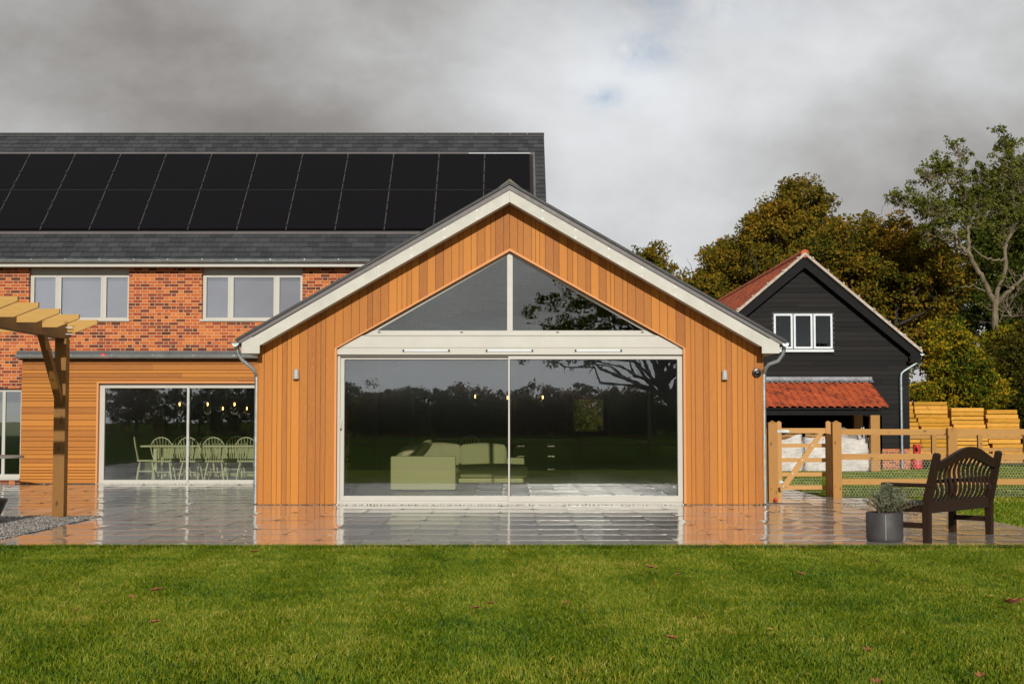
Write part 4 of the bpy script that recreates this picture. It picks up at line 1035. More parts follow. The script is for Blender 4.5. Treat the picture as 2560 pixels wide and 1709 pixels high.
for i, (c, r_, lab) in enumerate(((470, 235, 'small split log at the left edge of the sack behind the hinge'), (510, 240, 'split log lying level on top of the left sack'), (560, 230, 'pale ended log in the middle of the left sack'), (640, 225, 'darker split log at the right of the left sack'), (905, 225, 'split log on the sack behind the latch, beside the brace'), (1000, 250, 'broad pale log tilted on the sack behind the latch'), (1040, 235, 'dark log end at the right of the sack behind latch'))):
    x_, z_ = sx_(c), sz_(r_); a = random.uniform(-.5, .5)
    mb = MB(); d = Vector((math.cos(a)*.16, -.1, math.sin(a)*.1)); mb.tube([Vector((x_, YK+.2, z_-.03))-d, Vector((x_, YK+.2, z_-.03))+d], [.07, .075], 5)
    tag(mb.build('split_log', M['log']), lab, 'log', 'split logs on the white sacks')

# ================================================================== bench
b0, b1 = G(2326, 1357), G(2481, 1336)
dirv = (b1-b0); ang = math.atan2(dirv.y, dirv.x); BL = dirv.length
bench = thing('garden_bench', 'dark wet wooden bench with arched slatted back facing the house', 'bench', (b0.x, b0.y, 0), ang)
# local: x along the bench, +y towards the front (away from us), back at y = 0
sc = 1.06
HB = 1.07
def bb_(name, mb): return mb.build(name, M['teak'], bench, world=False)
def backpost(xc):
    mb = MB(); w, d = .085, .075
    pr = [(0, 0), (.0, .44), (-.13, HB-.06)]
    a = [(pr[0][0]+.0, pr[0][1]), (pr[0][0]+d, pr[0][1]), (d+.01, .46), (pr[2][0]+d*.85, HB-.03)]
    top = [(pr[2][0]+d*.42+.034*math.cos(q), HB-.03+.034*math.sin(q)) for q in (0.2, .9, 1.57, 2.3, 3.0)]
    back = [(pr[2][0], HB-.05), (-.005, .42)]
    pl = a + top + back
    mb.prism([(xc-w/2, p[0], p[1]) for p in pl], (w, 0, 0)); return bb_('leg', mb)
backpost(0.0); backpost(BL)
for xc in (0.0, BL):
    mb = MB(); mb.box(xc-.0425, xc+.0425, .50, .575, 0, .66); bb_('leg', mb)
    mb = MB(); mb.rbox(xc-.05, xc+.05, -.06, .62, .662, .705, .012, 1); bb_('armrest', mb)
    mb = MB(); mb.box(xc-.022, xc+.022, .076, .499, .17, .235); bb_('side_stretcher', mb)
    mb = MB(); mb.box(xc-.022, xc+.022, .076, .499, .36, .44); bb_('side_rail', mb)
mb = MB(); mb.box(.043, BL-.043, .012, .055, .35, .49); bb_('rear_rail', mb)
mb = MB(); mb.box(.043, BL-.043, .53, .57, .34, .44); bb_('front_rail', mb)
mb = MB()
for k in range(6): mb.box(-.02 if k else .05, BL+.02 if k else BL-.05, .085+k*.085, .155+k*.085, .445-.004*abs(k-2.5), .468-.004*abs(k-2.5))
bb_('seat', mb)
def crest(x): # arched top rail, underside and top
    q = (x/BL-.5)*2; s = math.cos(math.pi*min(1, abs(q)/.97))*.5+.5; s = s**.85
    return .86+.135*s, .965+.17*s
n = 40; vs = []
for k in range(n+1):
    x = .043+(BL-.086)*k/n; lo, hi = crest(x); hi = min(hi, 1.2)
    yo = lambda z: .0-.13*(z-.44)/.57
    for z, o in ((lo, .02), (hi, .02), (hi, .07), (lo, .07)): vs.append((x, yo(z)+o-.01, z))
mb = MB(); mb.add(vs, [(4*k+i, 4*k+(i+1) % 4, 4*k+4+(i+1) % 4, 4*k+4+i) for k in range(n) for i in range(4)], False); bb_('crest_rail', mb)
ns = 13
for k in range(ns):
    x = .13+(BL-.26)*k/(ns-1); lo, _ = crest(x); mb = MB(); m = 14; vs = []
    for j in range(m+1):
        t_ = j/m; z = .48+(lo+.015-.48)*t_; y = -.13*(z-.44)/.57+.035-.045*math.sin(2*math.pi*t_)*1.0
        lx = .016*math.sin(math.pi*t_*2)*-1.0
        for dx, dy in ((-.027, -.008), (.027, -.008), (.027, .008), (-.027, .008)): vs.append((x+dx+lx, y+dy, z))
    mb.add(vs, [(4*j+i, 4*j+(i+1) % 4, 4*j+4+(i+1) % 4, 4*j+4+i) for j in range(m) for i in range(4)], False); bb_('back_slat', mb)
mb = MB(); mb.box(.043, BL-.043, .02, .05, .70, .745); bb_('middle_rail', mb)

# ================================================================== pot with lavender
pc = G(2212, 1352); pr_ = (X(2258, pc.y, 1300)-X(2167, pc.y, 1300))/2; phh = Z(1282, pc.y-pr_)
pot = thing('round_planter', 'dark grey round concrete planter beside the bench', 'planter', (pc.x, pc.y, 0))
MB().lathe([(pr_-.02, .0), (pr_-.004, .02), (pr_, .05), (pr_, phh-.012), (pr_-.008, phh), (pr_-.03, phh), (pr_-.04, phh-.01), (pr_-.042, phh-.09)], (0,0,0), 48).build('planter_body', M['concrete'], pot, world=False)
MB().lathe([(pr_-.045, phh-.07), (.01, phh-.05)], (0,0,0), 24).build('soil', M['soil'], pot, world=False)
mb = MB(); mb.box(-.045, -.043+.003, -pr_-.0015, -pr_+.01, .03, phh-.02); mb.build('mould_seam', M['lampgrey'], pot, world=False)
lav = thing('lavender_plant', 'grey green bushy lavender growing in the concrete planter', 'plant', (pc.x+.03, pc.y, phh-.06))
vs, fs = [], []; st = MB()
for k in range(240):
    a = random.uniform(0, 2*math.pi); sp = abs(random.gauss(0, .55)); L_ = random.uniform(.22, .40)*(1-.25*min(1, sp)); 
    tip = Vector((math.cos(a)*sp*.34+random.gauss(0, .02)+.02, math.sin(a)*sp*.3, L_*(1-.2*sp*sp)+.02))
    if k == 0: tip = Vector((.34, -.1, .02))
    b = Vector((math.cos(a)*.07*random.random(), math.sin(a)*.07*random.random(), 0)); mid = (b+tip)/2+Vector((0, 0, .05))
    if k % 3 == 0: st.tube([b, mid, tip], [.0035, .003, .0015], 4, False)
    for j in range(26):
        t_ = .25+.75*j/25; p = b*(1-t_)**2+mid*2*t_*(1-t_)+tip*t_*t_
        d = Vector((random.gauss(0, 1), random.gauss(0, 1), random.gauss(.7, .7))).normalized()*random.uniform(.022, .045); w = d.cross(Vector((random.gauss(0,1), random.gauss(0,1), random.gauss(0,1)))).normalized()*.0045
        q = len(vs); vs += [p-w, p+w, p+d+w*.3, p+d-w*.3]; fs.append((q, q+1, q+2, q+3))
MB().add(vs, fs).build('foliage', M['lav_leaf'], lav, world=False); st.build('stem', M['twig'], lav, world=False)

# ================================================================== small things on and by the gable
for px, py, lab in ((741.5, 935, 'grey wall lamp on the cedar left of the glazing'), (1810.6, 937, 'grey wall lamp on the cedar right of the glazing')):
    p = at(px, py, YG); t = thing('wall_lamp', lab, 'wall lamp', (p.x, YG-.06, p.z), group='pair of grey wall lamps')
    MB().lathe([(.052, -.083), (.053, -.075), (.042, .07), (.036, .083), (.02, .087)], (0, 0, 0), 24).build('lamp_shade', M['lampgrey'], t, world=False)
    MB().box(-.02, .02, .03, .0655, -.04, .04).build('bracket', M['lampgrey'], t, world=False)
    MB().lathe([(.04, -.084), (.0, -.0835)], (0, 0, 0), 16).build('lens', M['black'], t, world=False)
p = at(1891.6, 931.7, YG); t = thing('round_alarm_sounder', 'round glossy black sounder on the right edge of the cedar wall', 'alarm', (p.x, YG-.002, p.z))
MB().lathe([(.08, 0), (.08, -.03), (.07, -.045), (.045, -.05), (.04, -.042), (.03, -.06), (.005, -.068)], (0,0,0), 28, 'y').build('sounder_body', M['black'], t, world=False)
mb = MB(); 
for s in (-1, 1): mb.lathe([(.006, 0), (.004, -.006)], (s*.022, -.062, .01), 8, 'y').cut()
mb.each('screw', M['brass'], t, world=False)
# dead plant and red ball by the downpipe
q = G(1929, 1248); t = thing('withered_plant', 'withered brown plant between the downpipe and gate post', 'plant', (q.x, q.y-.25, 0)); mb = MB(); lf = MB()
for k in range(16):
    a = random.uniform(0, 6.28); L_ = random.uniform(.1, .34); tip = Vector((math.cos(a)*L_*.5, math.sin(a)*L_*.3, L_*.9)); mb.tube([(0,0,0), tip*.5+Vector((0,0,.04)), tip], [.006, .005, .002], 5, False)
    for j in range(3):
        p_ = tip*random.uniform(.5, 1); d = Vector((random.gauss(0,1), random.gauss(0,1), random.gauss(0,1))).normalized()*.05; w = d.orthogonal().normalized()*.02
        lf.add([p_, p_+d*.5+w, p_+d, p_+d*.5-w], [(0,1,2,3)])
mb.build('stem', M['twig'], t, world=False); lf.build('foliage', M['russet_leaf'], t, world=False)
q = G(1931, 1251); tag(MB().lathe([(.005,-.038), (.027,-.027), (.038,0), (.027,.027), (.005,.038)], (q.x, q.y-.35, .04), 16).build('red_ball', M['redplastic']), 'small bright red ball lying by the withered plant', 'ball')
q = at(258, 889, YE-.2); o = MB().lathe([(.075, -.02), (.07, .015), (.045, .04), (.01, .05)], (q.x, YE-.2, Z(889, YE-.2)+.012), 20).build('red_ball', M['redplastic']); tag(o, 'red half-hidden ball resting in the gutter of the low extension', 'ball')

# ================================================================== pergola, table, planter at the left
per = thing('pergola', 'timber pergola corner with five stepped rafters on a single visible post', 'pergola', (-6.75, 21.4, 0))
pp = G(148.5, 1294); pw = .17; YPG = pp.y
bt = Z(847, YPG)
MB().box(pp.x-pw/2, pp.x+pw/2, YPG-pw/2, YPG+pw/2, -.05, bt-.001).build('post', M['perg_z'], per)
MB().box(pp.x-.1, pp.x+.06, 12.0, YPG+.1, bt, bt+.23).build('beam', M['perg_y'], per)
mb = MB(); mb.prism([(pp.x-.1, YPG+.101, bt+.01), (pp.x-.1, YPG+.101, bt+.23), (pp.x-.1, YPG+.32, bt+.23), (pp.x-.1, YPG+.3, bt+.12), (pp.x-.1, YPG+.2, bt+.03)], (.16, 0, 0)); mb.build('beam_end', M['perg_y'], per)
mb = MB()
for z_ in (.07, .17): mb.tube([(pp.x+.061, YPG-.04, bt+z_), (pp.x+.16, YPG-.04, bt+z_)], .008, 6).cut()
mb.each('bolt', M['alu'], per)
mb = MB(); mb.prism([(pp.x-.05, YPG-.1, bt-.85), (pp.x-.05, YPG-.1, bt-1.0), (pp.x-.05, YPG-1.0, bt-.0), (pp.x-.05, YPG-.85, bt-.0)], (.1, 0, 0)); mb.build('brace', M['perg_z'], per)
ends = [(243, 799.5, 21.45), (197, 785.5, 20.3), (148, 771.3, 19.25), (95.6, 756, 18.25), (43.6, 740, 17.35), (-12, 722, 16.4)]
for px, py, Yr in ends:
    e = at(px, py, Yr); h = .185; L_ = 6.0
    mb = MB(); mb.prism([(e.x, Yr-.0, e.z), (e.x-L_, Yr-.0, e.z), (e.x-L_, Yr-.0, e.z-h), (e.x-.31, Yr-.0, e.z-h), (e.x, Yr-.0, e.z-.06)], (0, .052, 0))
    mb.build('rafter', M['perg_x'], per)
q = at(55, 1140, 30.1); tb = thing('outdoor_table', 'weathered round garden table top at the left edge of the terrace', 'table', (q.x-.9, 30.1, 0))
MB().lathe([(.86, q.z-.035), (.9, q.z-.03), (.9, q.z+.0), (.88, q.z+.012)], (0,0,0), 48).build('tabletop', M['tabletop'], tb, world=False)
for k in range(4):
    a = k*math.pi/2+.78; mb = MB(); mb.tube([(math.cos(a)*.25, math.sin(a)*.25, q.z-.036), (math.cos(a)*.5, math.sin(a)*.5, 0)], [.04, .03], 8); mb.build('leg', M['tabletop'], tb, world=False)
q = G(15, 1311); q = Vector((X(15, 20.2, 1250)-.4, 20.2, 0)); pl = thing('black_planter', 'glossy black bowl planter cut off by the left edge', 'planter', q)
zt = Z(1249, 20.2-.3)
MB().lathe([(.2, .0), (.25, .01), (.33, zt*.45), (.385, zt-.06), (.4, zt-.045), (.4, zt), (.37, zt), (.35, zt-.05)], (0,0,0), 40).build('planter_body', M['planter'], pl, world=False)
MB().lathe([(.352, zt-.06), (.01, zt-.05)], (0,0,0), 24).build('soil', M['soil'], pl, world=False)

# ================================================================== furniture indoors
def chair_proto(name, label, loc, rz, group):
    t = thing(name, label, 'chair', loc, rz, group); m = M['chairpaint']
    def p(n, mb): return mb.build(n, m, t, world=False)
    p('seat', MB().rbox(-.23, .23, -.21, .21, .44, .475, .015, 2))
    for sx in (-1, 1):
        for sy in (-1, 1): p('leg', MB().tube([(sx*.16, sy*.14, .44), (sx*.2, sy*.18, .24), (sx*.235, sy*.215, 0)], [.016, .021, .014], 8))
    mb = MB(); 
    for sx in (-1, 1): mb.tube([(sx*.2, -.18, .2), (sx*.2, .18, .2)], [.01, .01], 6).cut()
    mb.tube([(-.2, 0, .2), (.2, 0, .2)], .012, 6).cut(); mb.each('stretcher', m, t, world=False)
    def bow(a): return (math.sin(a)*(.255 if abs(a) < 1.75 else .255-(abs(a)-1.75)*.1), 0, .80+.235*math.cos(a)*(1 if abs(a) < 1.57 else 1.0))
    pts = []
    for k in range(25):
        a = -math.pi*.5 + math.pi*k/24; pts.append((math.sin(a)*.255, -.19-.10*((.78+.25*math.cos(a))-.475)/.55, .78+.25*math.cos(a)))
    low = lambda sx: [(sx*.185, -.19, .47), (sx*.215, -.205, .56), (sx*.243, -.225, .68)]
    pts = low(-1) + pts + low(1)[::-1]
    p('back_frame', MB().tube(pts, .0135, 8))
    for k in range(6):
        f_ = (k-2.5)/2.5; xb, xt = f_*.13, f_*.185; zt_ = .78+.25*math.sqrt(max(0, 1-(xt/.255)**2))
        p('spindle', MB().tube([(xb, -.17, .47), (xt, -.19-.10*(zt_-.475)/.55, zt_)], .0075, 6))
    return t
fz = .02
YC = 34.3
def cxp(c): return X(240+c/5.593, YC, 1150)
gname = 'pale spindle backed dining chairs'
ch = chair_proto('dining_chair', 'pale dining chair with its back to the glass, leftmost of the near row', (cxp(950), YC, fz), 0, gname)
dup(ch, (cxp(1330), YC, fz), R(-3), 'pale dining chair with its back to the glass, cut by the door stile')
dup(ch, (cxp(1680), YC, fz), R(-2), 'pale dining chair with its back to the glass, just right of the door stile')
dup(ch, (cxp(2120), YC, fz), R(2), 'pale dining chair with its back to the glass, partly behind the downpipe')
dup(ch, (cxp(620), YC+.55, fz), R(-78), 'pale dining chair at the head of the table, turned sideways')
YC2 = 36.1
for c, lab in ((1175, 'far side dining chair seen between the first two near chairs'), (1560, 'far side dining chair seen just right of the door stile'), (1935, 'far side dining chair seen left of the chair by the downpipe')):
    dup(ch, (X(240+c/5.593, YC2, 1150), YC2, fz), R(180), lab)
tx0, tx1 = cxp(540), gx0+.1; tz = Z(950+912/5.593, YC+.55)
dt = thing('dining_table', 'long pale dining table lined with spindle chairs', 'table', ((tx0+tx1)/2, YC+1, 0))
MB().box(tx0, tx1, YC+.5, YC+1.4, tz-.035, tz).build('tabletop', M['chairpaint'], dt)
for a in (tx0+.3, tx1-.4):
    for b in (YC+.6, YC+1.2): MB().box(a, a+.08, b, b+.08, .02, tz-.036).build('leg', M['chairpaint'], dt)
sb = thing('low_sideboard', 'long pale green sideboard standing behind the dining table', 'sideboard', (-6.5, 36.9, 0))
MB().rbox(X(240+808/5.593, 36.7, 1150), gx0-.02, 36.7, 37.2, .02, .78, .01, 1).build('carcass', M['sideboard'], sb)
mb = MB(); x = X(240+808/5.593, 36.7, 1150)+.06
while x < gx0-.9: mb.rbox(x, x+.8, 36.68, 36.699, .08, .72, .005, 1); x += .86
mb.build('door', M['sideboard'], sb)
def pendant(px, py, Y, r, lab, grp, top):
    p = at(px, py, Y); t = thing('pendant_lamp', lab, 'pendant lamp', (p.x, Y, p.z), group=grp)
    if r: MB().lathe([(.022, .16), (.03, .1), (r*.7, .0), (r, -.1), (r*.95, -.17), (r*.6, -.23), (.01, -.25)], (0,0,0), 24).build('globe', M['bulbglass'], t, world=False)
    MB().tube([(0, 0, .10), (0, 0, top-p.z)], .004, 5).build('flex', M['flex'], t, world=False)
    MB().lathe([(.02, .05), (.02, .11), (.006, .12)], (0,0,0), 12).build('lamp_holder', M['black'], t, world=False)
    MB().lathe([(.006, -.035), (.014, -.025), (.014, .03), (.006, .045)], (0,0,0), 10).build('filament', M['filament'], t, world=False)
for px, py, Y, lab in ((449, 1010, 34.9, 'glass globe pendant left of the door stile over the dining table'), (519, 1010, 34.9, 'glass globe pendant just right of the door stile'), (586.3, 1010.5, 34.9, 'glass globe pendant furthest right in front over the dining table'), (557, 1021, 39, 'smaller farther globe pendant between two nearer ones'), (617, 1021, 39, 'smaller farther globe pendant close to the downpipe')):
    pendant(px, py, Y, .115 if Y < 36 else .1, lab, 'glass pendants in the dining room', 2.62)
for px, py, lab in ((1187.8, 991, 'bare glowing bulb hanging over the island, left of the stile'), (1269, 994, 'bare glowing bulb hanging right behind the door stile'), (1356.8, 993, 'bare glowing bulb hanging over the island, right of the stile')):
    pendant(px, py, 37.2, .05, lab, 'bulbs over the kitchen island', zr(X(px, 37.2), .4))
# sofa
so = thing('corner_sofa', 'pale green grey corner sofa behind the sliding door', 'sofa', (0, 30, 0)); Y1 = 28.9
s0, s1 = X(976, Y1, 1180), X(1139, Y1, 1180); szt = Z(1140, Y1)
MB().rbox(s0, s1, Y1, Y1+.22, .05, szt, .03, 2).build('arm', M['sofa'], so)
MB().rbox(s0, s0+.25, Y1+.221, 32.2, .05, szt-.02, .03, 2).build('side_back', M['sofa'], so)
Y2 = 30.9; s2 = X(1318, Y2, 1190)
MB().rbox(s0+.251, s1-.02, Y1+.221, 32.1, .12, .30, .03, 2).build('base', M['sofa'], so)
MB().rbox(s1-.019, s2-.08, Y2, 32.1, .10, Z(1195, Y2), .03, 2).build('base', M['sofa'], so)
MB().rbox(s1, s2, Y2-.03, 31.8, Z(1194, Y2)+.005, Z(1163, Y2), .06, 3, puff=.03).build('seat_cushion', M['sofa'], so)
MB().rbox(s0+.26, s1-.01, Y1+.23, 31.8, .31, .46, .05, 3, puff=.03).build('seat_cushion', M['sofa'], so)
MB().rbox(s0+.2, s2-.05, 32.11, 32.3, .05, .62, .04, 2).build('back', M['sofa'], so)
mt = Matrix.Translation((0, 31.85, .45)) @ Matrix.Rotation(R(-12), 4, 'X')
MB().rbox(X(1152, 32, 1150), X(1263, 32, 1150), -.1, .1, .0, Z(1113, 31.95)-.43, .06, 3, mt, .05).build('back_cushion', M['sofa'], so)
MB().rbox(X(1040, 32, 1150), X(1150, 32, 1150), -.1, .1, .0, Z(1112, 31.95)-.43, .06, 3, mt, .05).build('back_cushion', M['cushion'], so)
p = at(1018, 1130, 29.5); mt = Matrix.Translation((p.x, 29.6, p.z+.02)) @ Matrix.Rotation(R(25), 4, 'Z') @ Matrix.Rotation(R(-35), 4, 'Y')
tag(MB().rbox(-.2, .2, -.2, .2, -.06, .06, .05, 3, mt, .06).build('scatter_cushion', M['cushion']), 'plump cream cushion leaning on the sofa arm', 'cushion')
p = at(1055, 1124, 30.3); mt = Matrix.Translation((p.x, 30.5, p.z+.0)) @ Matrix.Rotation(R(-15), 4, 'Z') @ Matrix.Rotation(R(-50), 4, 'Y')
tag(MB().rbox(-.22, .22, -.2, .2, -.05, .05, .045, 3, mt, .05).build('scatter_cushion', M['sofa']), 'grey cushion lying behind the cream cushion on the sofa', 'cushion')
# kitchen
YI = 37.0; isl = thing('kitchen_island', 'dark kitchen island with pale worktop and drawer handles', 'kitchen island', (0, YI, 0))
i0, i1 = X(1087, YI, 1100), X(1432, YI, 1100); it = Z(1095.5, YI)
MB().rbox(i0, i1, YI-.03, YI+1.2, it-.035, it, .006, 1).build('worktop', M['worktop'], isl)
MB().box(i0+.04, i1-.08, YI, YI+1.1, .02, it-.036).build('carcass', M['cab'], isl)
for a, b in ((1283, 1320), (1330, 1425)):
    for c, d in ((1104, 1125), (1128, 1152), (1155, 1190)):
        dr = MB().rbox(X(a, YI, 1100), X(b, YI, 1100), YI-.02, YI-.001, Z(d, YI), Z(c, YI), .005, 1).build('drawer', M['cab'], isl)
        xm, zm = (X(a, YI, 1100)+X(b, YI, 1100))/2, (Z(c, YI)+Z(d, YI))/2
        mb = MB(); mb.box(xm-.09, xm+.09, YI-.045, YI-.036, zm-.014, zm+.014); mb.box(xm-.09, xm-.075, YI-.036, YI-.0205, zm-.01, zm+.01); mb.box(xm+.075, xm+.09, YI-.036, YI-.0205, zm-.01, zm+.01); mb.build('handle', M['brass'], dr)
st_ = chair_proto('bar_chair', 'dim spindle backed chair standing at the island behind the sofa', (X(1173, 36.3, 1100), 36.3, .02), R(6), None)
for c in st_.children: c.scale = (1, 1, 1.02)
rc = thing('kitchen_cabinets', 'row of dim sage kitchen cabinets along the right wall', 'cabinet', (3.8, 33, 0))
xk = 3.35
MB().box(xk, 4.1, 26.5, 38.5, .02, .88).build('carcass', M['cab_pale'], rc); MB().box(xk-.03, 4.1, 26.5, 38.5, .881, .915).build('worktop', M['worktop'], rc)
MB().box(xk+.1, 4.1, 35.4, 36.3, .916, 2.5).build('tall_unit', M['cab_pale'], rc); y = 26.6
while y < 38:
    d = MB().rbox(xk-.02, xk-.001, y, y+.56, .1, .86, .005, 1).build('door', M['cab_pale'], rc); MB().lathe([(.005, 0), (.016, -.02), (.012, -.03)], (xk-.02, y+.08, .66), 10, 'x').build('knob', M['brass'], d); y += .6
pic = thing('dark_doorway', 'dark tall door at the back of the living room left of island', 'door', (X(1058, YR-.45, 1050), YR-.45, 1))
MB().box(X(1037, YR-.45, 1050), X(1079, YR-.45, 1050), YR-.47, YR-.425, .02, 2.1).build('door_leaf', M['black'], pic)
vp = thing('potted_palm', 'spiky dark house plant standing on the island', 'plant', (X(1375, YI+.6, 1080), YI+.6, it)); MB().lathe([(.06, .001), (.085, .12), (.08, .13)], (0,0,0), 16).build('pot', M['cab_pale'], vp, world=False); mb = MB()
for k in range(34):
    a = random.uniform(0, 6.28); el = random.uniform(.1, 1.4); L_ = random.uniform(.2, .38); d = Vector((math.cos(a)*math.cos(el), math.sin(a)*math.cos(el), math.sin(el))); w = d.cross(Vector((0,0,1))).normalized()*.012; b = Vector((0,0,.13))
    mb.add([b-w, b+w, b+d*L_*.6+w+Vector((0,0,.02)), b+d*L_, b+d*L_*.6-w+Vector((0,0,.02))], [(0,1,2,3,4)])
mb.build('foliage', M['green_leaf'], vp, world=False)

hp = thing('house_plant', 'dark leafy house plant standing just inside the left jamb', 'plant', (X(864, 25.3), 25.35, .02)); MB().lathe([(.1, 0), (.14, .26), (.13, .27)], (0,0,0), 20).build('pot', M['planter'], hp, world=False); mb = MB(); st = MB()
for k in range(14):
    a = random.uniform(0, 6.28); h = random.uniform(.5, 1.35); b = Vector((math.cos(a)*.1*h, math.sin(a)*.1*h, .27+h)); st.tube([(0, 0, .25), b*.5+Vector((0,0,.15)), b], [.007, .006, .003], 5, False)
    for j in range(4):
        a2 = a+random.uniform(-1.5, 1.5); d = Vector((math.cos(a2), math.sin(a2), random.uniform(-.5, .5))).normalized(); w_ = d.cross(Vector((0,0,1))).normalized()*.03; p0 = b*random.uniform(.8, 1); mb.add([p0, p0+d*.07+w_, p0+d*.17, p0+d*.07-w_], [(0,1,2,3)])
st.build('stem', M['twig'], hp, world=False); mb.build('foliage', M['green_leaf'], hp, world=False)
# ================================================================== ground
def sheet(name, poly, z, m):
    o = MB().add([(p[0], p[1], z) for p in poly], [tuple(range(len(poly)))]).build(name, m); tag(o, kind='structure'); return o
sheet('ground', [(-900, -900), (900, -900), (900, 900), (-900, 900)], -.06, M['turf'])
PXR = 6.95
patio_poly = [(-13, 16.72), (PXR, 16.66), (PXR, 24.3), (6.75, 26.2), (6.3, 27.2), (5.95, 27.3), (5.75, 31), (4.45, 31), (4.45, 24.9), (-4.45, 24.9), (-4.45, 33.1), (-13, 33.1)]
def inside(x, y, poly=patio_poly):
    c = False; n = len(poly)
    for i in range(n):
        (x1, y1), (x2, y2) = poly[i], poly[(i+1) % n]
        if (y1 > y) != (y2 > y) and x < (x2-x1)*(y-y1)/(y2-y1)+x1: c = not c
    return c
sheet('pavement_base', patio_poly, -.003, M['grout'])
GX1 = -6.22                                   # gravel square under the pergola
def clip(poly, f):
    o = []
    for i in range(len(poly)):
        a, b = poly[i], poly[(i+1) % len(poly)]; fa, fb = f(a), f(b)
        if fa >= 0: o.append(a)
        if (fa >= 0) != (fb >= 0): t = fa/(fa-fb); o.append((a[0]+(b[0]-a[0])*t, a[1]+(b[1]-a[1])*t))
    return o
# dished wet slabs, half bond
SLW, SLD = 1.08, .865
vs, fs = [], []
r = 0; y0 = 17.40-SLD*2
NG = [0, .018, .04, .075, .13, .5, .87, .925, .96, .982, 1]
def dish(t, L):
    e = min(t, 1-t)*L; return .0052*math.exp(-e/.038)
while y0 < 33.2:
    row = int(round((y0-17.40)/SLD)); xo = .89+SLW*.5 if row % 2 else .89
    k0 = int((-14-xo)/SLW)-1
    for k in range(k0, k0+22):
        x0 = xo+k*SLW; a, b, c, d = x0+.0025, x0+SLW-.0025, y0+.0025, y0+SLD-.0025
        cor = [(a,c),(b,c),(b,d),(a,d)]; inn = [inside(*p) for p in cor]
        if not any(inn) and not inside((a+b)/2, (c+d)/2): continue
        if b < -5.7 and d > 17.4 and c < 21.72 and a < GX1-.2: 
            if b < GX1+.2 : continue
        if d < 16.75: continue
        tx, ty, tz_ = random.gauss(0, .0003), random.gauss(0, .0003), random.gauss(0, .0004)
        a = max(a, -13.0); b2 = min(b, PXR if inside(PXR-.05, (c+d)/2) else b)
        if GX1-.2 < b and a < GX1 and c < 21.7 and d > 17.2: a = max(a, GX1)
        c2 = max(c, 16.70)
        if b2-a < .05: continue
        # against the gable and the house walls
        if d > 24.75 and c < 24.75 and a < 4.4 and b2 > -4.4: dd = 24.72
        else: dd = min(d, 33.08)
        if c > 24.6 and a > -4.45-.9 and b2 < 4.45+.9:
            if a < -4.45 < b2: b2 = -4.46
            elif a < 4.45 < b2: a = 4.46
            else: continue
        if c > 26.9 and b2 > 5.9: b2 = 5.9
        if dd-c2 < .04 or b2-a < .05: continue
        q = len(vs); n = len(NG)
        for tv in NG:
            for tu in NG:
                h = dish(tu, b2-a)+dish(tv, dd-c2)
                vs.append((a+(b2-a)*tu, c2+(dd-c2)*tv, h + tx*(tu-.5)*4 + ty*(tv-.5)*4 + tz_))
        fs += [(q+i*n+j, q+i*n+j+1, q+(i+1)*n+j+1, q+(i+1)*n+j) for i in range(n-1) for j in range(n-1)]
    y0 += SLD
o = np_mesh('pavement', np.array(vs), np.array(fs), M['patio'], None, True); tag(o, kind='structure')
sheet('gravel_ground', [(-13, 17.4), (GX1-.01, 17.4), (GX1-.01, 21.74), (-13, 21.74)], .004, M['gravel_bed'])
def pebbles(name, spots, m, smin, smax):
    base = np.array([(1,0,0),(-1,0,0),(0,1,0),(0,-1,0),(0,0,1),(0,0,-1)], float); tri = np.array([(0,2,4),(2,1,4),(1,3,4),(3,0,4),(2,0,5),(1,2,5),(3,1,5),(0,3,5)])
    n = len(spots); s = rng.uniform(smin, smax, (n, 1, 3))*np.array([1, 1, .6]); a = rng.uniform(0, 6.28, n)
    v = base[None]*s*(1+rng.normal(0, .15, (n, 6, 1))); c, sn = np.cos(a)[:, None], np.sin(a)[:, None]
    x = v[..., 0]*c-v[..., 1]*sn; y = v[..., 0]*sn+v[..., 1]*c
    v = np.stack([x, y, v[..., 2]], -1)+np.array(spots)[:, None, :]
    f = (tri[None]+(np.arange(n)*6)[:, None, None]).reshape(-1, 3)
    return np_mesh(name, v.reshape(-1, 3), f, m)
sp = np.stack([rng.uniform(-9.2, GX1-.02, 26000), rng.uniform(17.42, 21.72, 26000), rng.uniform(.004, .016, 26000)], -1)
tag(pebbles('gravel', sp, M['gravel'], .008, .024), kind='stuff')
wl = []
for x in np.arange(gx0, gx1, .04): wl.append((x+random.uniform(-.02, .02), YG-.03+random.gauss(0, .02), .006))
for x in np.arange(ex0, ex1, .06): wl.append((x+random.uniform(-.02, .02), YE-.04+random.gauss(0, .02), .006))
for x in np.arange(-11, ex0, .016): wl.append((x, YW-.05+random.gauss(0, .04), .008))
for k in range(40): wl.append((X(1918, 24.6)+random.gauss(0, .06), 24.7+random.gauss(0, .12), .01))
tag(pebbles('gravel', np.array(wl), M['gravel'], .006, .02), kind='stuff')

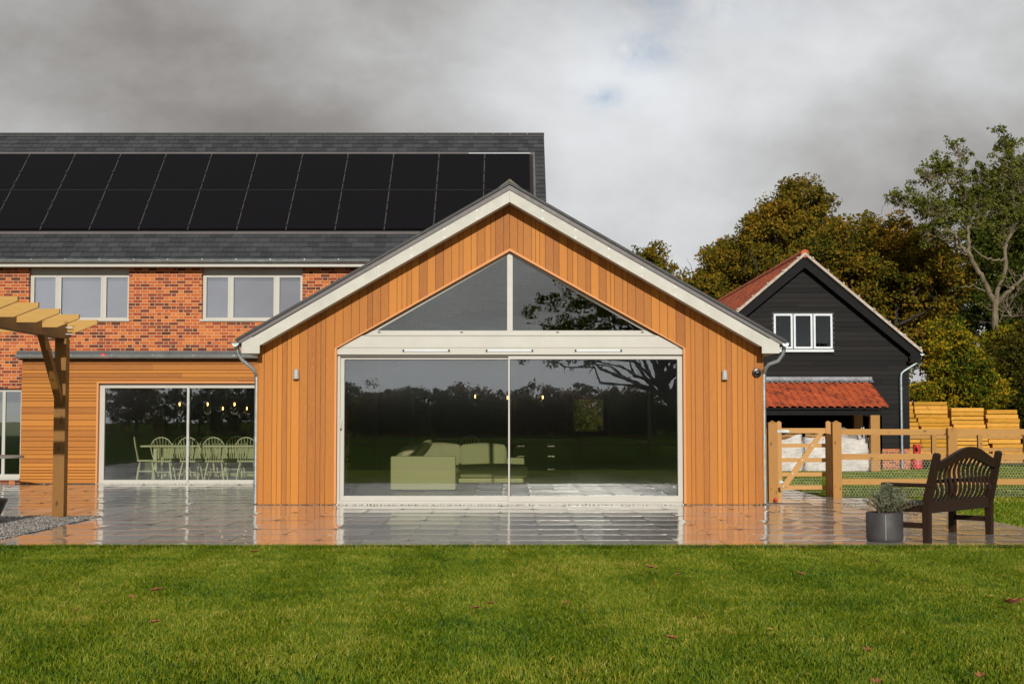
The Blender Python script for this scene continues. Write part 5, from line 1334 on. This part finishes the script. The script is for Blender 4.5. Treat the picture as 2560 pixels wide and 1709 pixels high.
# ================================================================== grass
def blades(name, x, y, L, w, lean, z=-.055):
    n = len(x); a = rng.uniform(0, 2*np.pi, n); ln = rng.uniform(.3, 1, n)*L; le = rng.normal(0, lean, (n, 2))*ln[:, None]; le[:, 1] += ln*.28*np.sign(np.sin(x*2*np.pi/1.15+.25*y))
    wx_, wy_ = np.cos(a)*w/2, np.sin(a)*w/2; zz = np.full(n, z)
    b0 = np.stack([x-wx_, y-wy_, zz], -1); b1 = np.stack([x+wx_, y+wy_, zz], -1)
    mx, my = x+le[:, 0]*.35, y+le[:, 1]*.35; h = ln*.62
    m0 = np.stack([mx-wx_*.8, my-wy_*.8, zz+h], -1); m1 = np.stack([mx+wx_*.8, my+wy_*.8, zz+h], -1)
    tp = np.stack([x+le[:, 0], y+le[:, 1], zz+ln*.95], -1)
    v = np.stack([b0, b1, m1, m0, tp], 1).reshape(-1, 3); k = (np.arange(n)*5)[:, None]
    f = np.concatenate([k+np.array([[0,1,2]]), k+np.array([[0,2,3]]), k+np.array([[3,2,4]])], 0)
    return np_mesh(name, v, f, M['blade'])
def edge_y(x): return 16.70-.02*np.sin(x*1.7)-.012*np.sin(x*5.1)-.0*x
# near lawn: density falls with distance so that blades stay fine close to the camera
def near_lawn(n):
    y = 7.0+ (16.78-7.0)*rng.power(1.35, n); hw_ = y*.36*1.08+2.6; x = rng.uniform(-1, 1, n)*hw_
    k = y < edge_y(x)+rng.normal(0, .03, n); return x[k], y[k]
x, y = near_lawn(620000)
pat = .5+.5*np.sin(x*.9+1.3*np.sin(y*.7))*np.sin(y*1.1+.8*np.sin(x*.8))
tag(blades('lawn', x, y, .043+.020*pat, .0036+.00029*y, .62), kind='stuff')
x = rng.uniform(-7.6, 7.6, 26000); y = edge_y(x)+rng.normal(.01, .035, 26000)
tag(blades('lawn_edge_grass', x, y, .075, .0075, .5, -.04), kind='stuff')
x = rng.uniform(5.6, 27, 420000); y = 16.6+(47-16.6)*rng.power(1.0, 420000)
pp2 = [(PXR+.02, 16.6), (PXR+.02, 24.3), (6.8, 26.2), (6.4, 27.2), (6.1, 27.35), (5.6, 31.0), (5.6, 50), (27, 50), (27, 16.6)]
k = np.array([inside(a, b, pp2) for a, b in zip(x, y)]) & (np.abs(x) < y*.37+3.2)
x, y = x[k], y[k]; tag(blades('side_lawn', x, y, .075, .012+.0003*y, .5), kind='stuff')
x = rng.uniform(4.6, 17, 50000); y = rng.uniform(31, 41.2, 50000); tag(blades('yard_grass', x, y, .085, .02, .5), kind='stuff')
# fallen leaves
def leaf(px, py, s, lab, m='fallen', z=.03, flat=False):
    s *= 1.35 if z > .02 else 1.1
    p = G(px, py, z); t = random.uniform(0, 6.28); vs = []; n = 14
    for k in range(n):
        a = 2*math.pi*k/n; r = s*(.55+.45*abs(math.cos(a*.5)))*(1 if k % 2 else .66); vs.append((r*math.cos(a), r*.62*math.sin(a)))
    c, sn = math.cos(t), math.sin(t); cur = 0 if flat else s*random.uniform(.3, .8)
    v3 = [(x*c-y*sn+p.x, x*sn+y*c+p.y, z+cur*abs(y/s)+cur*.5*(x/s)**2) for x, y in vs] + [(p.x, p.y, z)]
    th = [(q[0], q[1], q[2]-.0015) for q in v3]
    mb = MB().add(v3+th, [(k, (k+1) % n, n) for k in range(n)] + [((k+1) % n+n+1, k+n+1, 2*n+1) for k in range(n)])
    tag(mb.build('fallen_leaf', M[m]), lab, 'leaf', 'fallen leaves on lawn and terrace')
for a in ((2528, 1508, .085, 'largest curled pale brown oak leaf, near the right edge of the lawn'), (2202, 1375, .045, 'brown leaf on the lawn just below the concrete planter'), (2190, 1403, .05, 'second brown leaf below the planter, a little farther down the lawn'), (2005, 1436, .042, 'brown leaf on the lawn left of and below the planter'), (1628, 1418, .06, 'wide brown leaf on the lawn below the right end of the glazing'), (1692, 1436, .035, 'small leaf just right of the wide brown leaf'), (330, 1494, .05, 'orange brown lobed leaf on the left part of the lawn'), (388, 1476, .055, 'pair-like curled leaf, highest of the left lawn leaves'), (192, 1525, .035, 'small red leaf at the left of the lawn'), (384, 1555, .045, 'tan leaf on lower left lawn'), (1190, 1520, .045, 'pinkish leaf in the middle of the lawn below the door stile'), (1225, 1508, .038, 'small pinkish leaf close to the middle of the lawn'), (634, 1380, .055, 'dark brown leaf at the lawn edge below the cedar wall'), (2168, 1624, .045, 'orange leaf on the lower right lawn'), (2450, 1692, .05, 'dark red leaf at the bottom right corner of lawn'), (1682, 1595, .04, 'reddish leaf low on the lawn right of centre'), (1415, 1507, .035, 'small brown leaf on the lawn under the right door leaf'), (2190, 1704, .05, 'pale leaf at the bottom edge of the lawn')):
    leaf(*a)
for a in ((1925, 1572, .03, 'small yellow leaf on the lower lawn right of centre'), (2480, 1490, .032, 'small yellow leaf beside the largest oak leaf'), (678, 1640, .03, 'yellow green leaf low on the left lawn')): leaf(*a, m='fallen_yellow')
for a in ((2087, 1308, .035, 'dark curled leaf lying on the wet slabs left of the planter'), (518, 1314, .035, 'dark leaf on the wet slabs before the low extension'), (874, 1348, .03, 'little brown leaf on the wet slabs left of the door'), (130, 1307, .05, 'brown leaf lying on the gravel by the pergola post')): leaf(*a, z=.008)
leaf(2494, 1325, .04, 'yellow leaf lying behind the far bench leg', 'fallen_yellow', .008)

# ================================================================== trees
def leaf_quads(centers, n_each, spread, size, flat=.75, seed=0):
    r = np.random.default_rng(seed); C = np.repeat(np.asarray(centers), n_each, 0); S = np.repeat(np.asarray(spread), n_each)[:, None]
    n = len(C); d = r.normal(0, 1, (n, 3)); d /= np.linalg.norm(d, axis=1)[:, None]+1e-9
    p = C + d*(r.power(1.8, n)[:, None])*S*np.array([1, 1, flat])
    a = r.normal(0, 1, (n, 3)); a /= np.linalg.norm(a, axis=1)[:, None]; b = r.normal(0, 1, (n, 3)); b = np.cross(a, b); b /= np.linalg.norm(b, axis=1)[:, None]+1e-9
    s = (size*r.uniform(.55, 1.35, n))[:, None]
    v = np.stack([p-a*s, p+b*s*.55, p+a*s, p-b*s*.55], 1); v[:, 1] += (np.cross(a, b)*s*.35); 
    return v.reshape(-1, 3), (np.arange(n)*4)[:, None]+np.array([[0,1,2,3]])
def curve_pts(a, b, sag, n=5, jit=0, rr=random):
    a, b = Vector(a), Vector(b); o = []
    for i in range(n+1):
        t = i/n; p = a.lerp(b, t); p.z += sag*math.sin(math.pi*t); 
        if 0 < i < n: p += Vector((rr.gauss(0, jit), rr.gauss(0, jit), rr.gauss(0, jit)))
        o.append(p)
    return o
def tree(name, label, cat, base, lobes, n_puff, per, lsize, puff, leafm, barkm, tr, seed, group=None, limbs=26, th=.45, flat=.75, twigs=0):
    """lobes: ellipsoids (cx,cy,cz, rx,ry,rz) relative to the base; puffs of leaves fill them, limbs reach into them"""
    rr = random.Random(seed); t = thing(name, label, cat, base, 0, group)
    ctr, spr = [], []; vol = [l[3]*l[4]*l[5] for l in lobes]; tot = sum(vol)
    for l, v in zip(lobes, vol):
        for _ in range(max(3, int(n_puff*v/tot))):
            d = Vector((rr.gauss(0,1), rr.gauss(0,1), rr.gauss(0,1))).normalized(); q = rr.random()**.42
            q *= 1+.12*math.sin(3*math.atan2(d.z, d.x)+seed+l[0])
            ctr.append((l[0]+d.x*l[3]*q, l[1]+d.y*l[4]*q, max(.15, l[2]+d.z*l[5]*q))); spr.append(puff*rr.uniform(.5, 1.25))
    v, f = leaf_quads(ctr, per, spr, lsize, flat, seed); o = np_mesh('crown', v, f, leafm, t)
    H = max(l[2]+l[5] for l in lobes); mb = MB(); top = Vector((lobes[0][0]*.5, lobes[0][1]*.5, H*th+.3))
    trunk = curve_pts((0,0,-.1), top, 0, 6, tr*.25, rr); mb.tube(trunk, [tr*(1.25 if i == 0 else 1-.5*i/6) for i in range(7)], 9)
    for c in rr.sample(ctr, min(limbs, len(ctr))):
        s = trunk[rr.randint(3, 6)]; ln = (Vector(c)-s).length; r0 = tr*.34*min(1, ln/4)+.02
        pts = curve_pts(s, c, rr.uniform(-.02, .12)*ln, 6, ln*.04, rr); mb.tube(pts, [r0*(1-.85*i/6)+.008 for i in range(7)], 6)
        for _ in range(twigs):
            p = pts[rr.randint(2, 6)]; e = p+Vector((rr.gauss(0, .7), rr.gauss(0, .7), rr.gauss(.35, .6)))*puff; mb.tube(curve_pts(p, e, 0, 3, .05, rr), [.03, .022, .015, .006], 4, False)
    mb.build('trunk', barkm, t, world=False); return t
def rel(px, py, Y, b): p = at(px, py, Y); return (p.x-b[0], p.y-b[1], p.z-b[2])
def lobe(px, py, Y, rpx, rpy, ry, b): c = rel(px, py, Y, b); s = Y/F; return (*c, rpx*s, ry, rpy*s)
YO = 74.0; b = (X(1960, YO), YO, 0)
tree('oak_tree', 'broad autumn oak with rust and olive leaves rising behind the black barn', 'tree', b,
     [lobe(1985, 605, YO, 140, 135, 4.5, b), lobe(1855, 670, YO, 105, 105, 4, b), lobe(1740, 735, YO-1, 60, 60, 3, b), lobe(1800, 800, YO-1, 130, 110, 4, b), lobe(1990, 515, YO, 68, 52, 2.4, b), lobe(1925, 575, YO+1, 75, 50, 3, b)],
     560, 190, .092, .72, M['oak_leaf'], M['bark'], .42, 3, limbs=60, twigs=3)
YO2 = 68.0; b = (X(2190, YO2), YO2, 0)
tree('oak_tree', 'russet oak crown between the barn roof and the pale ash', 'tree', b,
     [lobe(2150, 655, YO2, 145, 115, 4.5, b), lobe(2250, 695, YO2, 140, 135, 4.5, b), lobe(2290, 830, YO2, 110, 110, 4, b), lobe(2110, 740, YO2, 150, 150, 4, b), lobe(2330, 680, YO2+1, 60, 80, 3, b)],
     600, 190, .09, .7, M['oak_leaf'], M['bark'], .38, 8, limbs=60, twigs=3)
YS3 = 92.0; b = (X(1618, YS3), YS3, 0)
tree('oak_tree', 'small distant brown crown peeping over the slope of the gable roof', 'tree', b, [lobe(1620, 655, YS3, 48, 52, 2, b), lobe(1660, 720, YS3, 60, 60, 2, b), lobe(1590, 720, YS3, 50, 60, 2, b)], 130, 130, .10, .6, M['oak_leaf'], M['bark'], .22, 5, limbs=26, twigs=2)
YD = 78.0; b = (X(2520, YD), YD, 0)
tree('ivy_clad_tree', 'dark green leafy tree filling in behind the pale ash', 'tree', b,
     [lobe(2470, 640, YD, 95, 110, 3.5, b), lobe(2540, 560, YD, 85, 110, 3.5, b), lobe(2450, 770, YD, 110, 100, 3.5, b), lobe(2580, 720, YD, 120, 150, 4, b), lobe(2330, 800, YD, 70, 90, 3, b), lobe(2560, 450, YD, 50, 70, 2, b), lobe(2420, 500, YD, 85, 40, 2.5, b)],
     430, 120, .105, .85, M['green_leaf'], M['bark'], .4, 12, limbs=50, twigs=2)
YM = 56.0; b = (X(2390, YM), YM, 0)
tree('field_maple', 'bushy yellowing field maple beyond the barn corner', 'tree', b, [lobe(2380, 880, YM, 75, 80, 2, b), lobe(2410, 960, YM, 100, 90, 2.2, b), lobe(2330, 990, YM, 80, 90, 2, b), lobe(2380, 1060, YM, 120, 70, 2.2, b)], 330, 130, .065, .5, M['maple_leaf'], M['bark'], .14, 21, limbs=30, flat=.6)
b = (X(2520, 58), 58, 0)
tree('hedgerow_thicket', 'dense dull green thicket behind the right hand board stacks', 'shrub', b, [lobe(2500, 950, 58, 75, 110, 2, b), lobe(2580, 920, 58, 80, 130, 2.2, b), lobe(2450, 1030, 58, 100, 60, 2, b), lobe(2570, 1060, 58, 110, 80, 2, b)], 380, 130, .065, .5, M['hedge_leaf'], M['bark'], .12, 23, limbs=30)
b = (X(2540, 60), 60, 0)
tree('field_maple', 'yellow tipped maple crown at the right edge above the thicket', 'tree', b, [lobe(2520, 860, 60, 70, 40, 1.6, b), lobe(2575, 850, 60, 50, 50, 1.6, b)], 90, 80, .085, .45, M['maple_leaf'], M['bark'], .1, 27, limbs=16, flat=.6)
b = (X(2640, 60), 60, 0)
tree('hedgerow_thicket', 'dense thicket continuing past the right edge behind the field fence', 'shrub', b, [(0, 0, 2.5, 3.5, 2.5, 3.2), (4, 1, 2.5, 3.5, 2.5, 3), (-1, .5, 1.2, 3, 2, 1.5)], 300, 80, .09, .55, M['hedge_leaf'], M['bark'], .12, 29, limbs=24)
sh = thing('low_weed', 'low dark weed patch beside the red gas bottle', 'plant', (X(2312, 43), 43.2, 0))
v, f = leaf_quads([(random.gauss(0, .18), random.gauss(0, .1), random.uniform(.05, .4)) for _ in range(24)], 40, [.14]*24, .04, .8, 3); np_mesh('foliage', v, f, M['green_leaf'], sh)
# pale ash with a bare forked trunk
YA = 62.0; ash = thing('ash_tree', 'tall thinning ash with pale forked trunk and bare twigs at right', 'tree', (X(2491, YA, 850), YA, 0)); ab = ash.location
rr = random.Random(44)
def ap(cx_, cy_, dy=0): p = at(2200+cx_/3.017, 340+cy_/3.017, YA+dy); return Vector((p.x-ab.x, p.y-ab.y, p.z))
mb = MB(); tips = []
def limb(pts, r0, r1, dy0=0, dy1=0):
    n = len(pts); P_ = [ap(p[0], p[1], dy0+(dy1-dy0)*i/(n-1)) for i, p in enumerate(pts)]; Q = []
    for i in range(n-1):
        for j in range(3): Q.append(P_[i].lerp(P_[i+1], j/3)+Vector((rr.gauss(0, .03), rr.gauss(0, .03), rr.gauss(0, .03))))
    Q.append(P_[-1]); m = len(Q); mb.tube(Q, [r0+(r1-r0)*i/(m-1) for i in range(m)], 8); return Q
K = 62/F/3.017*.85
trunk = limb([(880, 2500), (882, 1900), (880, 1500), (868, 1380), (868, 1230)], 34*K*1.1, 24*K)
A = limb([(868, 1250), (830, 1195), (790, 1110), (760, 1050), (720, 985), (680, 910), (650, 870)], 24*K, 17*K, 0, -.6)
A1 = limb([(650, 870), (600, 800), (560, 740), (500, 690), (440, 650), (390, 600), (330, 570), (200, 520), (90, 490)], 14*K, 3*K, -.6, -1.5)
A1b = limb([(620, 850), (580, 830), (570, 795), (480, 775), (400, 740), (330, 750)], 11*K, 3*K, -.6, -1)
A2 = limb([(650, 870), (675, 820), (670, 760), (665, 680), (645, 610), (640, 540), (622, 440), (620, 300), (605, 170), (590, 110)], 16*K, 3*K, -.6, .3)
A3 = limb([(668, 700), (690, 600), (720, 520), (790, 400), (880, 350), (905, 330)], 9*K, 3*K, -.3, .8)
A4 = limb([(625, 430), (580, 390), (540, 360), (480, 300), (400, 320), (360, 318)], 8*K, 2*K, 0, -.5)
B1 = limb([(872, 1240), (885, 1170), (920, 1090), (945, 980), (943, 880), (965, 780), (985, 690), (1000, 600), (1010, 500), (985, 380), (975, 300), (960, 150), (940, 50)], 22*K, 3*K, 0, .5)
B2 = limb([(875, 1260), (940, 1205), (1000, 1150), (1040, 1105), (1100, 1060), (1180, 950), (1240, 800)], 20*K, 9*K, 0, -1)
B3 = limb([(1010, 520), (1050, 430), (1100, 370), (1150, 250)], 9*K, 4*K, .5, 1)
B4 = limb([(945, 930), (900, 928), (830, 928), (770, 905), (720, 860), (650, 810)], 11*K, 4*K, .2, -.5)
B5 = limb([(975, 690), (930, 660), (905, 610), (880, 550)], 8*K, 3*K, .4, 1)
C1 = limb([(800, 1170), (760, 1150), (700, 1130), (650, 1128), (600, 1140)], 9*K, 3*K, 0, -1)
D1 = limb([(905, 1350), (1000, 1360), (1090, 1350)], 6*K, 3*K, 0, -.6); D2 = limb([(900, 1400), (960, 1290), (1040, 1170)], 5*K, 2*K, 0, -.6); D3 = limb([(860, 1320), (800, 1300), (760, 1250)], 6*K, 2*K, 0, -.6)
cl, cs_ = [], []
for Q, dens, lf in ((A1, 1.7, .8), (A1b, 1, .7), (A2, 1.5, .75), (A3, 1.6, .95), (A4, 1.7, .95), (B1, 1.6, .9), (B3, 2, 1), (B5, 1, .7), (B2, .5, .3), (C1, .12, .1), (D1, 1.2, 0), (D2, 1.2, 0), (A, .15, .2)):
    m = len(Q)
    for i in range(m//3, m):
        for _ in range(int(dens*4*rr.random()+.5)):
            p = Q[i]; L_ = rr.uniform(.3, 1.0)*(1-.5*i/m); d = Vector((rr.gauss(0, .6), rr.gauss(0, .5), rr.gauss(.75, .45))).normalized()
            pts = curve_pts(p, p+d*L_, 0, 4, .05, rr); mb.tube(pts, [.028, .022, .016, .011, .006], 4, False)
            for _ in range(rr.randint(1, 4)):
                s = pts[rr.randint(1, 4)]; e = s+(d+Vector((rr.gauss(0, .7), rr.gauss(0, .6), rr.gauss(.3, .5)))).normalized()*rr.uniform(.25, .6); mb.tube([s, (s+e)/2+Vector((0, 0, .03)), e], [.012, .009, .004], 3, False)
                if rr.random() < lf*.44: cl.append(e); cs_.append(rr.uniform(.14, .30))
            if rr.random() < lf*.2: cl.append(pts[3]); cs_.append(rr.uniform(.2, .36))
for cx_, cy_, n_, r_ in ((1030, 130, 16, .9), (1050, 230, 14, .9), (960, 90, 9, .6), (1000, 300, 10, .7), (640, 200, 6, .5), (480, 320, 10, .7), (300, 470, 12, .9), (180, 500, 12, .7), (450, 500, 14, 1.0), (560, 600, 9, .8), (760, 420, 12, .9), (880, 400, 10, .8), (330, 650, 8, .7), (420, 760, 7, .6), (830, 250, 8, .6)):
    for _ in range(n_):
        p = ap(cx_, cy_, rr.gauss(0, .8))+Vector((rr.gauss(0, r_*.6), 0, rr.gauss(0, r_*.45))); cl.append(p); cs_.append(rr.uniform(.14, .32))
        q = p+Vector((rr.gauss(0, .3), rr.gauss(0, .3), -rr.uniform(.2, .7))); mb.tube([q, (p+q)/2+Vector((rr.gauss(0, .06), 0, 0)), p], [.014, .010, .005], 3, False)
mb.build('trunk', M['ash_bark'], ash, world=False)
v, f = leaf_quads([tuple(c) for c in cl], 31, cs_, .07, .8, 9); np_mesh('crown', v, f, M['ash_leaf'], ash)

# what stands behind the photographer and is mirrored in the glazing
back = [(-18.5, -74, 6.2, 'green'), (-12, -84, 4.3, 'rus'), (-6.5, -80, 4.4, 'green'), (-1.5, -84, 4.1, 'hedge'), (3.5, -80, 4.6, 'rus'), (8, -84, 4.4, 'hedge'), (13, -80, 4.2, 'green'), (19, -82, 5, 'rus'), (-26, -78, 7, 'hedge'), (26, -82, 6.5, 'green'), (-9.5, -90, 4.7, 'hedge'), (-4, -92, 4.9, 'rus'), (1, -90, 4.6, 'green'), (5.8, -92, 4.9, 'green'), (10.5, -90, 4.8, 'rus'), (-15.5, -90, 5.4, 'hedge'), (31, -78, 11, 'rus'), (38.5, -80, 12, 'green'), (-32, -80, 6.5, 'green'), (-39, -82, 7, 'rus')]
lk = {'green': 'green_leaf', 'rus': 'russet_leaf', 'hedge': 'hedge_leaf'}
nm = ['tall dark tree at the left end of the mirrored tree line', 'russet tree next to the tallest in the mirrored tree line', 'green bushy tree in the left half of the mirrored tree line', 'olive thicket mirrored left of the door stile', 'russet thicket mirrored just right of the door stile', 'olive thicket mirrored in the right door leaf', 'green tree mirrored behind the big overhanging oak', 'russet tree mirrored at the right of the tree line', 'olive tree beyond the left end of the mirrored tree line', 'green tree beyond the right end of the mirrored tree line', 'olive tree in the back row of the mirrored line, left part', 'russet tree in the back row left of the door stile', 'green tree in the back row just behind the door stile', 'green tree in the back row mirrored in the right leaf', 'russet tree in the back row behind the overhanging oak', 'olive tree in the back row behind the tallest one', 'tall russet tree mirrored in the barn window', 'tallest green tree beyond the right end of the tree line', 'green tree mirrored in the low extension door', 'russet tree at the far left end of the tree line']
for i, (x, y, h, k) in enumerate(back):
    tree('boundary_tree', nm[i], 'tree', (x, y, 0), [(0, 0, h*.58, 3.6, 2.4, h*.42), (2.2, .3, h*.34, 2.9, 2, h*.36), (-2.2, .2, h*.34, 2.9, 2, h*.36)], 170, 60, .15, .7, M[lk[k]], M['bark'], .16, 60+i, 'trees of the far garden boundary', limbs=24, twigs=2)
tree('overhanging_oak', 'big oak behind the photographer, mirrored in the right half of the glazing', 'tree', (8.4, -17, 0), [(-3.8, 0, 6.6, 3.8, 3.0, 2.2), (.5, 0, 6.8, 4.5, 4, 2.8), (-6.0, .5, 4.9, 2.2, 2, 1.1)], 330, 75, .085, .55, M['ash_leaf'], M['bark'], .24, 90, limbs=50, twigs=4)
b = (3.0, 55, 0)
tree('garden_shrub', 'autumn shrub behind the house seen through the far kitchen window', 'shrub', b, [(0, 0, 1.5, 2.2, 1.4, 1.9), (-.8, .3, 1.2, 2, 1.2, 1.4)], 170, 110, .06, .4, M['green_leaf'], M['bark'], .06, 77, limbs=12)
bf = thing('boundary_fence', 'dark timber rail fence across the garden, mirrored low in the glazing', 'fence', (0, -13, 0))
for z_ in (.35, .72): MB().box(-22, 22, -13.02, -12.98, z_, z_+.07).build('rail', M['twig'], bf)
for k in range(-7, 8): MB().box(k*3-.05, k*3+.05, -12.979, -12.88, -.06, .9).build('post', M['twig'], bf)

# ================================================================== daylight
SEL, SAZ = R(20.5), R(3.5)                         # sun behind the camera, a little to the right
sv = Vector((math.sin(SAZ)*math.cos(SEL), -math.cos(SAZ)*math.cos(SEL), math.sin(SEL)))
ld = bpy.data.lights.new('sun', 'SUN'); lo = bpy.data.objects.new('sun', ld); COL.objects.link(lo)
ld.energy = 3.55; ld.angle = R(.53); ld.color = (1, .94, .845); lo.rotation_euler = sv.to_track_quat('Z', 'Y').to_euler()
lo.location = (10, -20, 30)
W = bpy.data.worlds.new('World'); scene.world = W; W.use_nodes = True; nt = W.node_tree
class WN(NT):
    def __init__(s, t): s.t = t
w = WN(nt); bg = nt.nodes['Background']
sky = nt.nodes.new('ShaderNodeTexSky'); sky.sky_type = 'NISHITA'; sky.sun_disc = False; sky.sun_elevation = SEL; sky.sun_rotation = math.atan2(sv.x, sv.y)
d = w.n('TexCoord').outputs['Generated']; s3 = w.n('SeparateXYZ', Vector=d); dx, dy, dz = s3.outputs
zc = w.math('ADD', w.math('MAXIMUM', dz, 0.0), .13)
pl_ = w.n('CombineXYZ', X=w.math('DIVIDE', dx, zc), Y=w.math('DIVIDE', dy, zc), Z=0).outputs[0]
n1 = w.noise(w.mapv(pl_, (.85, .62, 1), (3.1, 1.7, 0)), 1.0, 8, .56, .5)
n2 = w.noise(w.mapv(pl_, (2.3, 1.5, 1), (7.1, 4.2, 0)), 1.0, 9, .6, .9)
n3 = w.noise(w.mapv(d, (4.4, 4.4, 6.5), (2.0, 5.4, 1)), 1.0, 9, .55, .15)
ay = w.math('MAXIMUM', w.math('ABSOLUTE', dy), .05); u = w.math('DIVIDE', dx, ay); v = w.math('DIVIDE', dz, ay)
def gauss(cu, cv, su, sv_, tilt=0):
    uu = w.math('SUBTRACT', u, cu); vv = w.math('SUBTRACT', v, cv)
    if tilt: uu = w.math('ADD', uu, w.math('MULTIPLY', vv, tilt))
    q = w.math('ADD', w.math('POWER', w.math('ABSOLUTE', w.math('DIVIDE', uu, su)), 2), w.math('POWER', w.math('ABSOLUTE', w.math('DIVIDE', vv, sv_)), 2))
    return w.math('EXPONENT', w.math('MULTIPLY', q, -1))
val = w.math('ADD', .45, w.math('MULTIPLY', w.math('SUBTRACT', n1, .5), .3))
val = w.math('ADD', val, w.math('MULTIPLY', w.math('SUBTRACT', n2, .5), .05))
val = w.math('ADD', val, w.math('MULTIPLY', w.math('SUBTRACT', n3, .5), 1.25))
val = w.math('ADD', val, w.math('MULTIPLY', gauss(.085, .20, .10, .16, .25), .36))
val = w.math('ADD', val, w.math('MULTIPLY', gauss(.28, .27, .16, .06), .20))
val = w.math('ADD', val, w.math('MULTIPLY', gauss(-.05, .145, .12, .03), .16))
val = w.math('SUBTRACT', val, w.math('MULTIPLY', gauss(-.20, .25, .16, .07), .10))
val = w.math('ADD', val, w.math('MULTIPLY', gauss(-.33, .28, .09, .08), .16))
val = w.math('ADD', val, w.math('MULTIPLY', w.math('SUBTRACT', w.noise(w.mapv(d, (13, 13, 17), (5, 1, 2)), 1.0, 8, .6, .25), .5), .22))
val = w.math('MAXIMUM', val, .0)
val = w.math('ADD', val, w.math('MULTIPLY', w.math('MULTIPLY', dy, -1.6, clamp=True), w.math('MULTIPLY_ADD', w.math('EXPONENT', w.math('MULTIPLY', w.math('POWER', w.math('ABSOLUTE', w.math('DIVIDE', w.math('SUBTRACT', v, .02), .035)), 2), -1)), .62, .08)))
cl_ = w.ramp(val, [(0, (.185,.172,.163)), (.25, (.30,.283,.27)), (.5, (.46,.455,.45)), (.75, (.64,.65,.66)), (1, (.80,.82,.845))])
bl = w.math('ADD', w.math('MULTIPLY', gauss(.094, .264, .026, .013), 1.0), w.math('ADD', gauss(.066, .230, .014, .009), w.math('MULTIPLY', gauss(.12, .30, .07, .022), .55)))
n4 = w.noise(w.mapv(d, (24, 24, 34)), 1.0, 7, .6, .3)
blue = w.math('MULTIPLY', bl, w.math('MULTIPLY', w.math('SUBTRACT', n4, .36), 3.2, clamp=True))
blue_ = w.math('MULTIPLY', w.ramp(w.math('ADD', w.math('MULTIPLY', n2, .6), w.math('MULTIPLY', n3, .5)), [(.52, (0,0,0)), (.64, (1,1,1))]), w.math('MULTIPLY', gauss(.09, .225, .09, .075, .3), 1.0, clamp=True))
sk10 = w.mix(1, sky.outputs[0], (.62, .72, .85), 'MULTIPLY')
cl10 = w.n('VectorMath', _operation='SCALE', i0=cl_); cl10.inputs['Scale'].default_value = 10
col = w.mix(w.math('MULTIPLY', blue, .62), cl10.outputs[0], sk10)
w.set(bg.inputs[0], col); bg.inputs[1].default_value = .1
scene.view_settings.view_transform = 'Standard'; scene.view_settings.look = 'None'; scene.view_settings.exposure = 0; scene.view_settings.gamma = 1
scene.view_settings.use_curve_mapping = False
cy = scene.cycles; cy.use_denoising = True; cy.caustics_reflective = False; cy.caustics_refractive = False; cy.sample_clamp_indirect = 8; cy.max_bounces = 10; cy.transparent_max_bounces = 16; cy.glossy_bounces = 5
scene.render.resolution_x, scene.render.resolution_y = 1024, 683
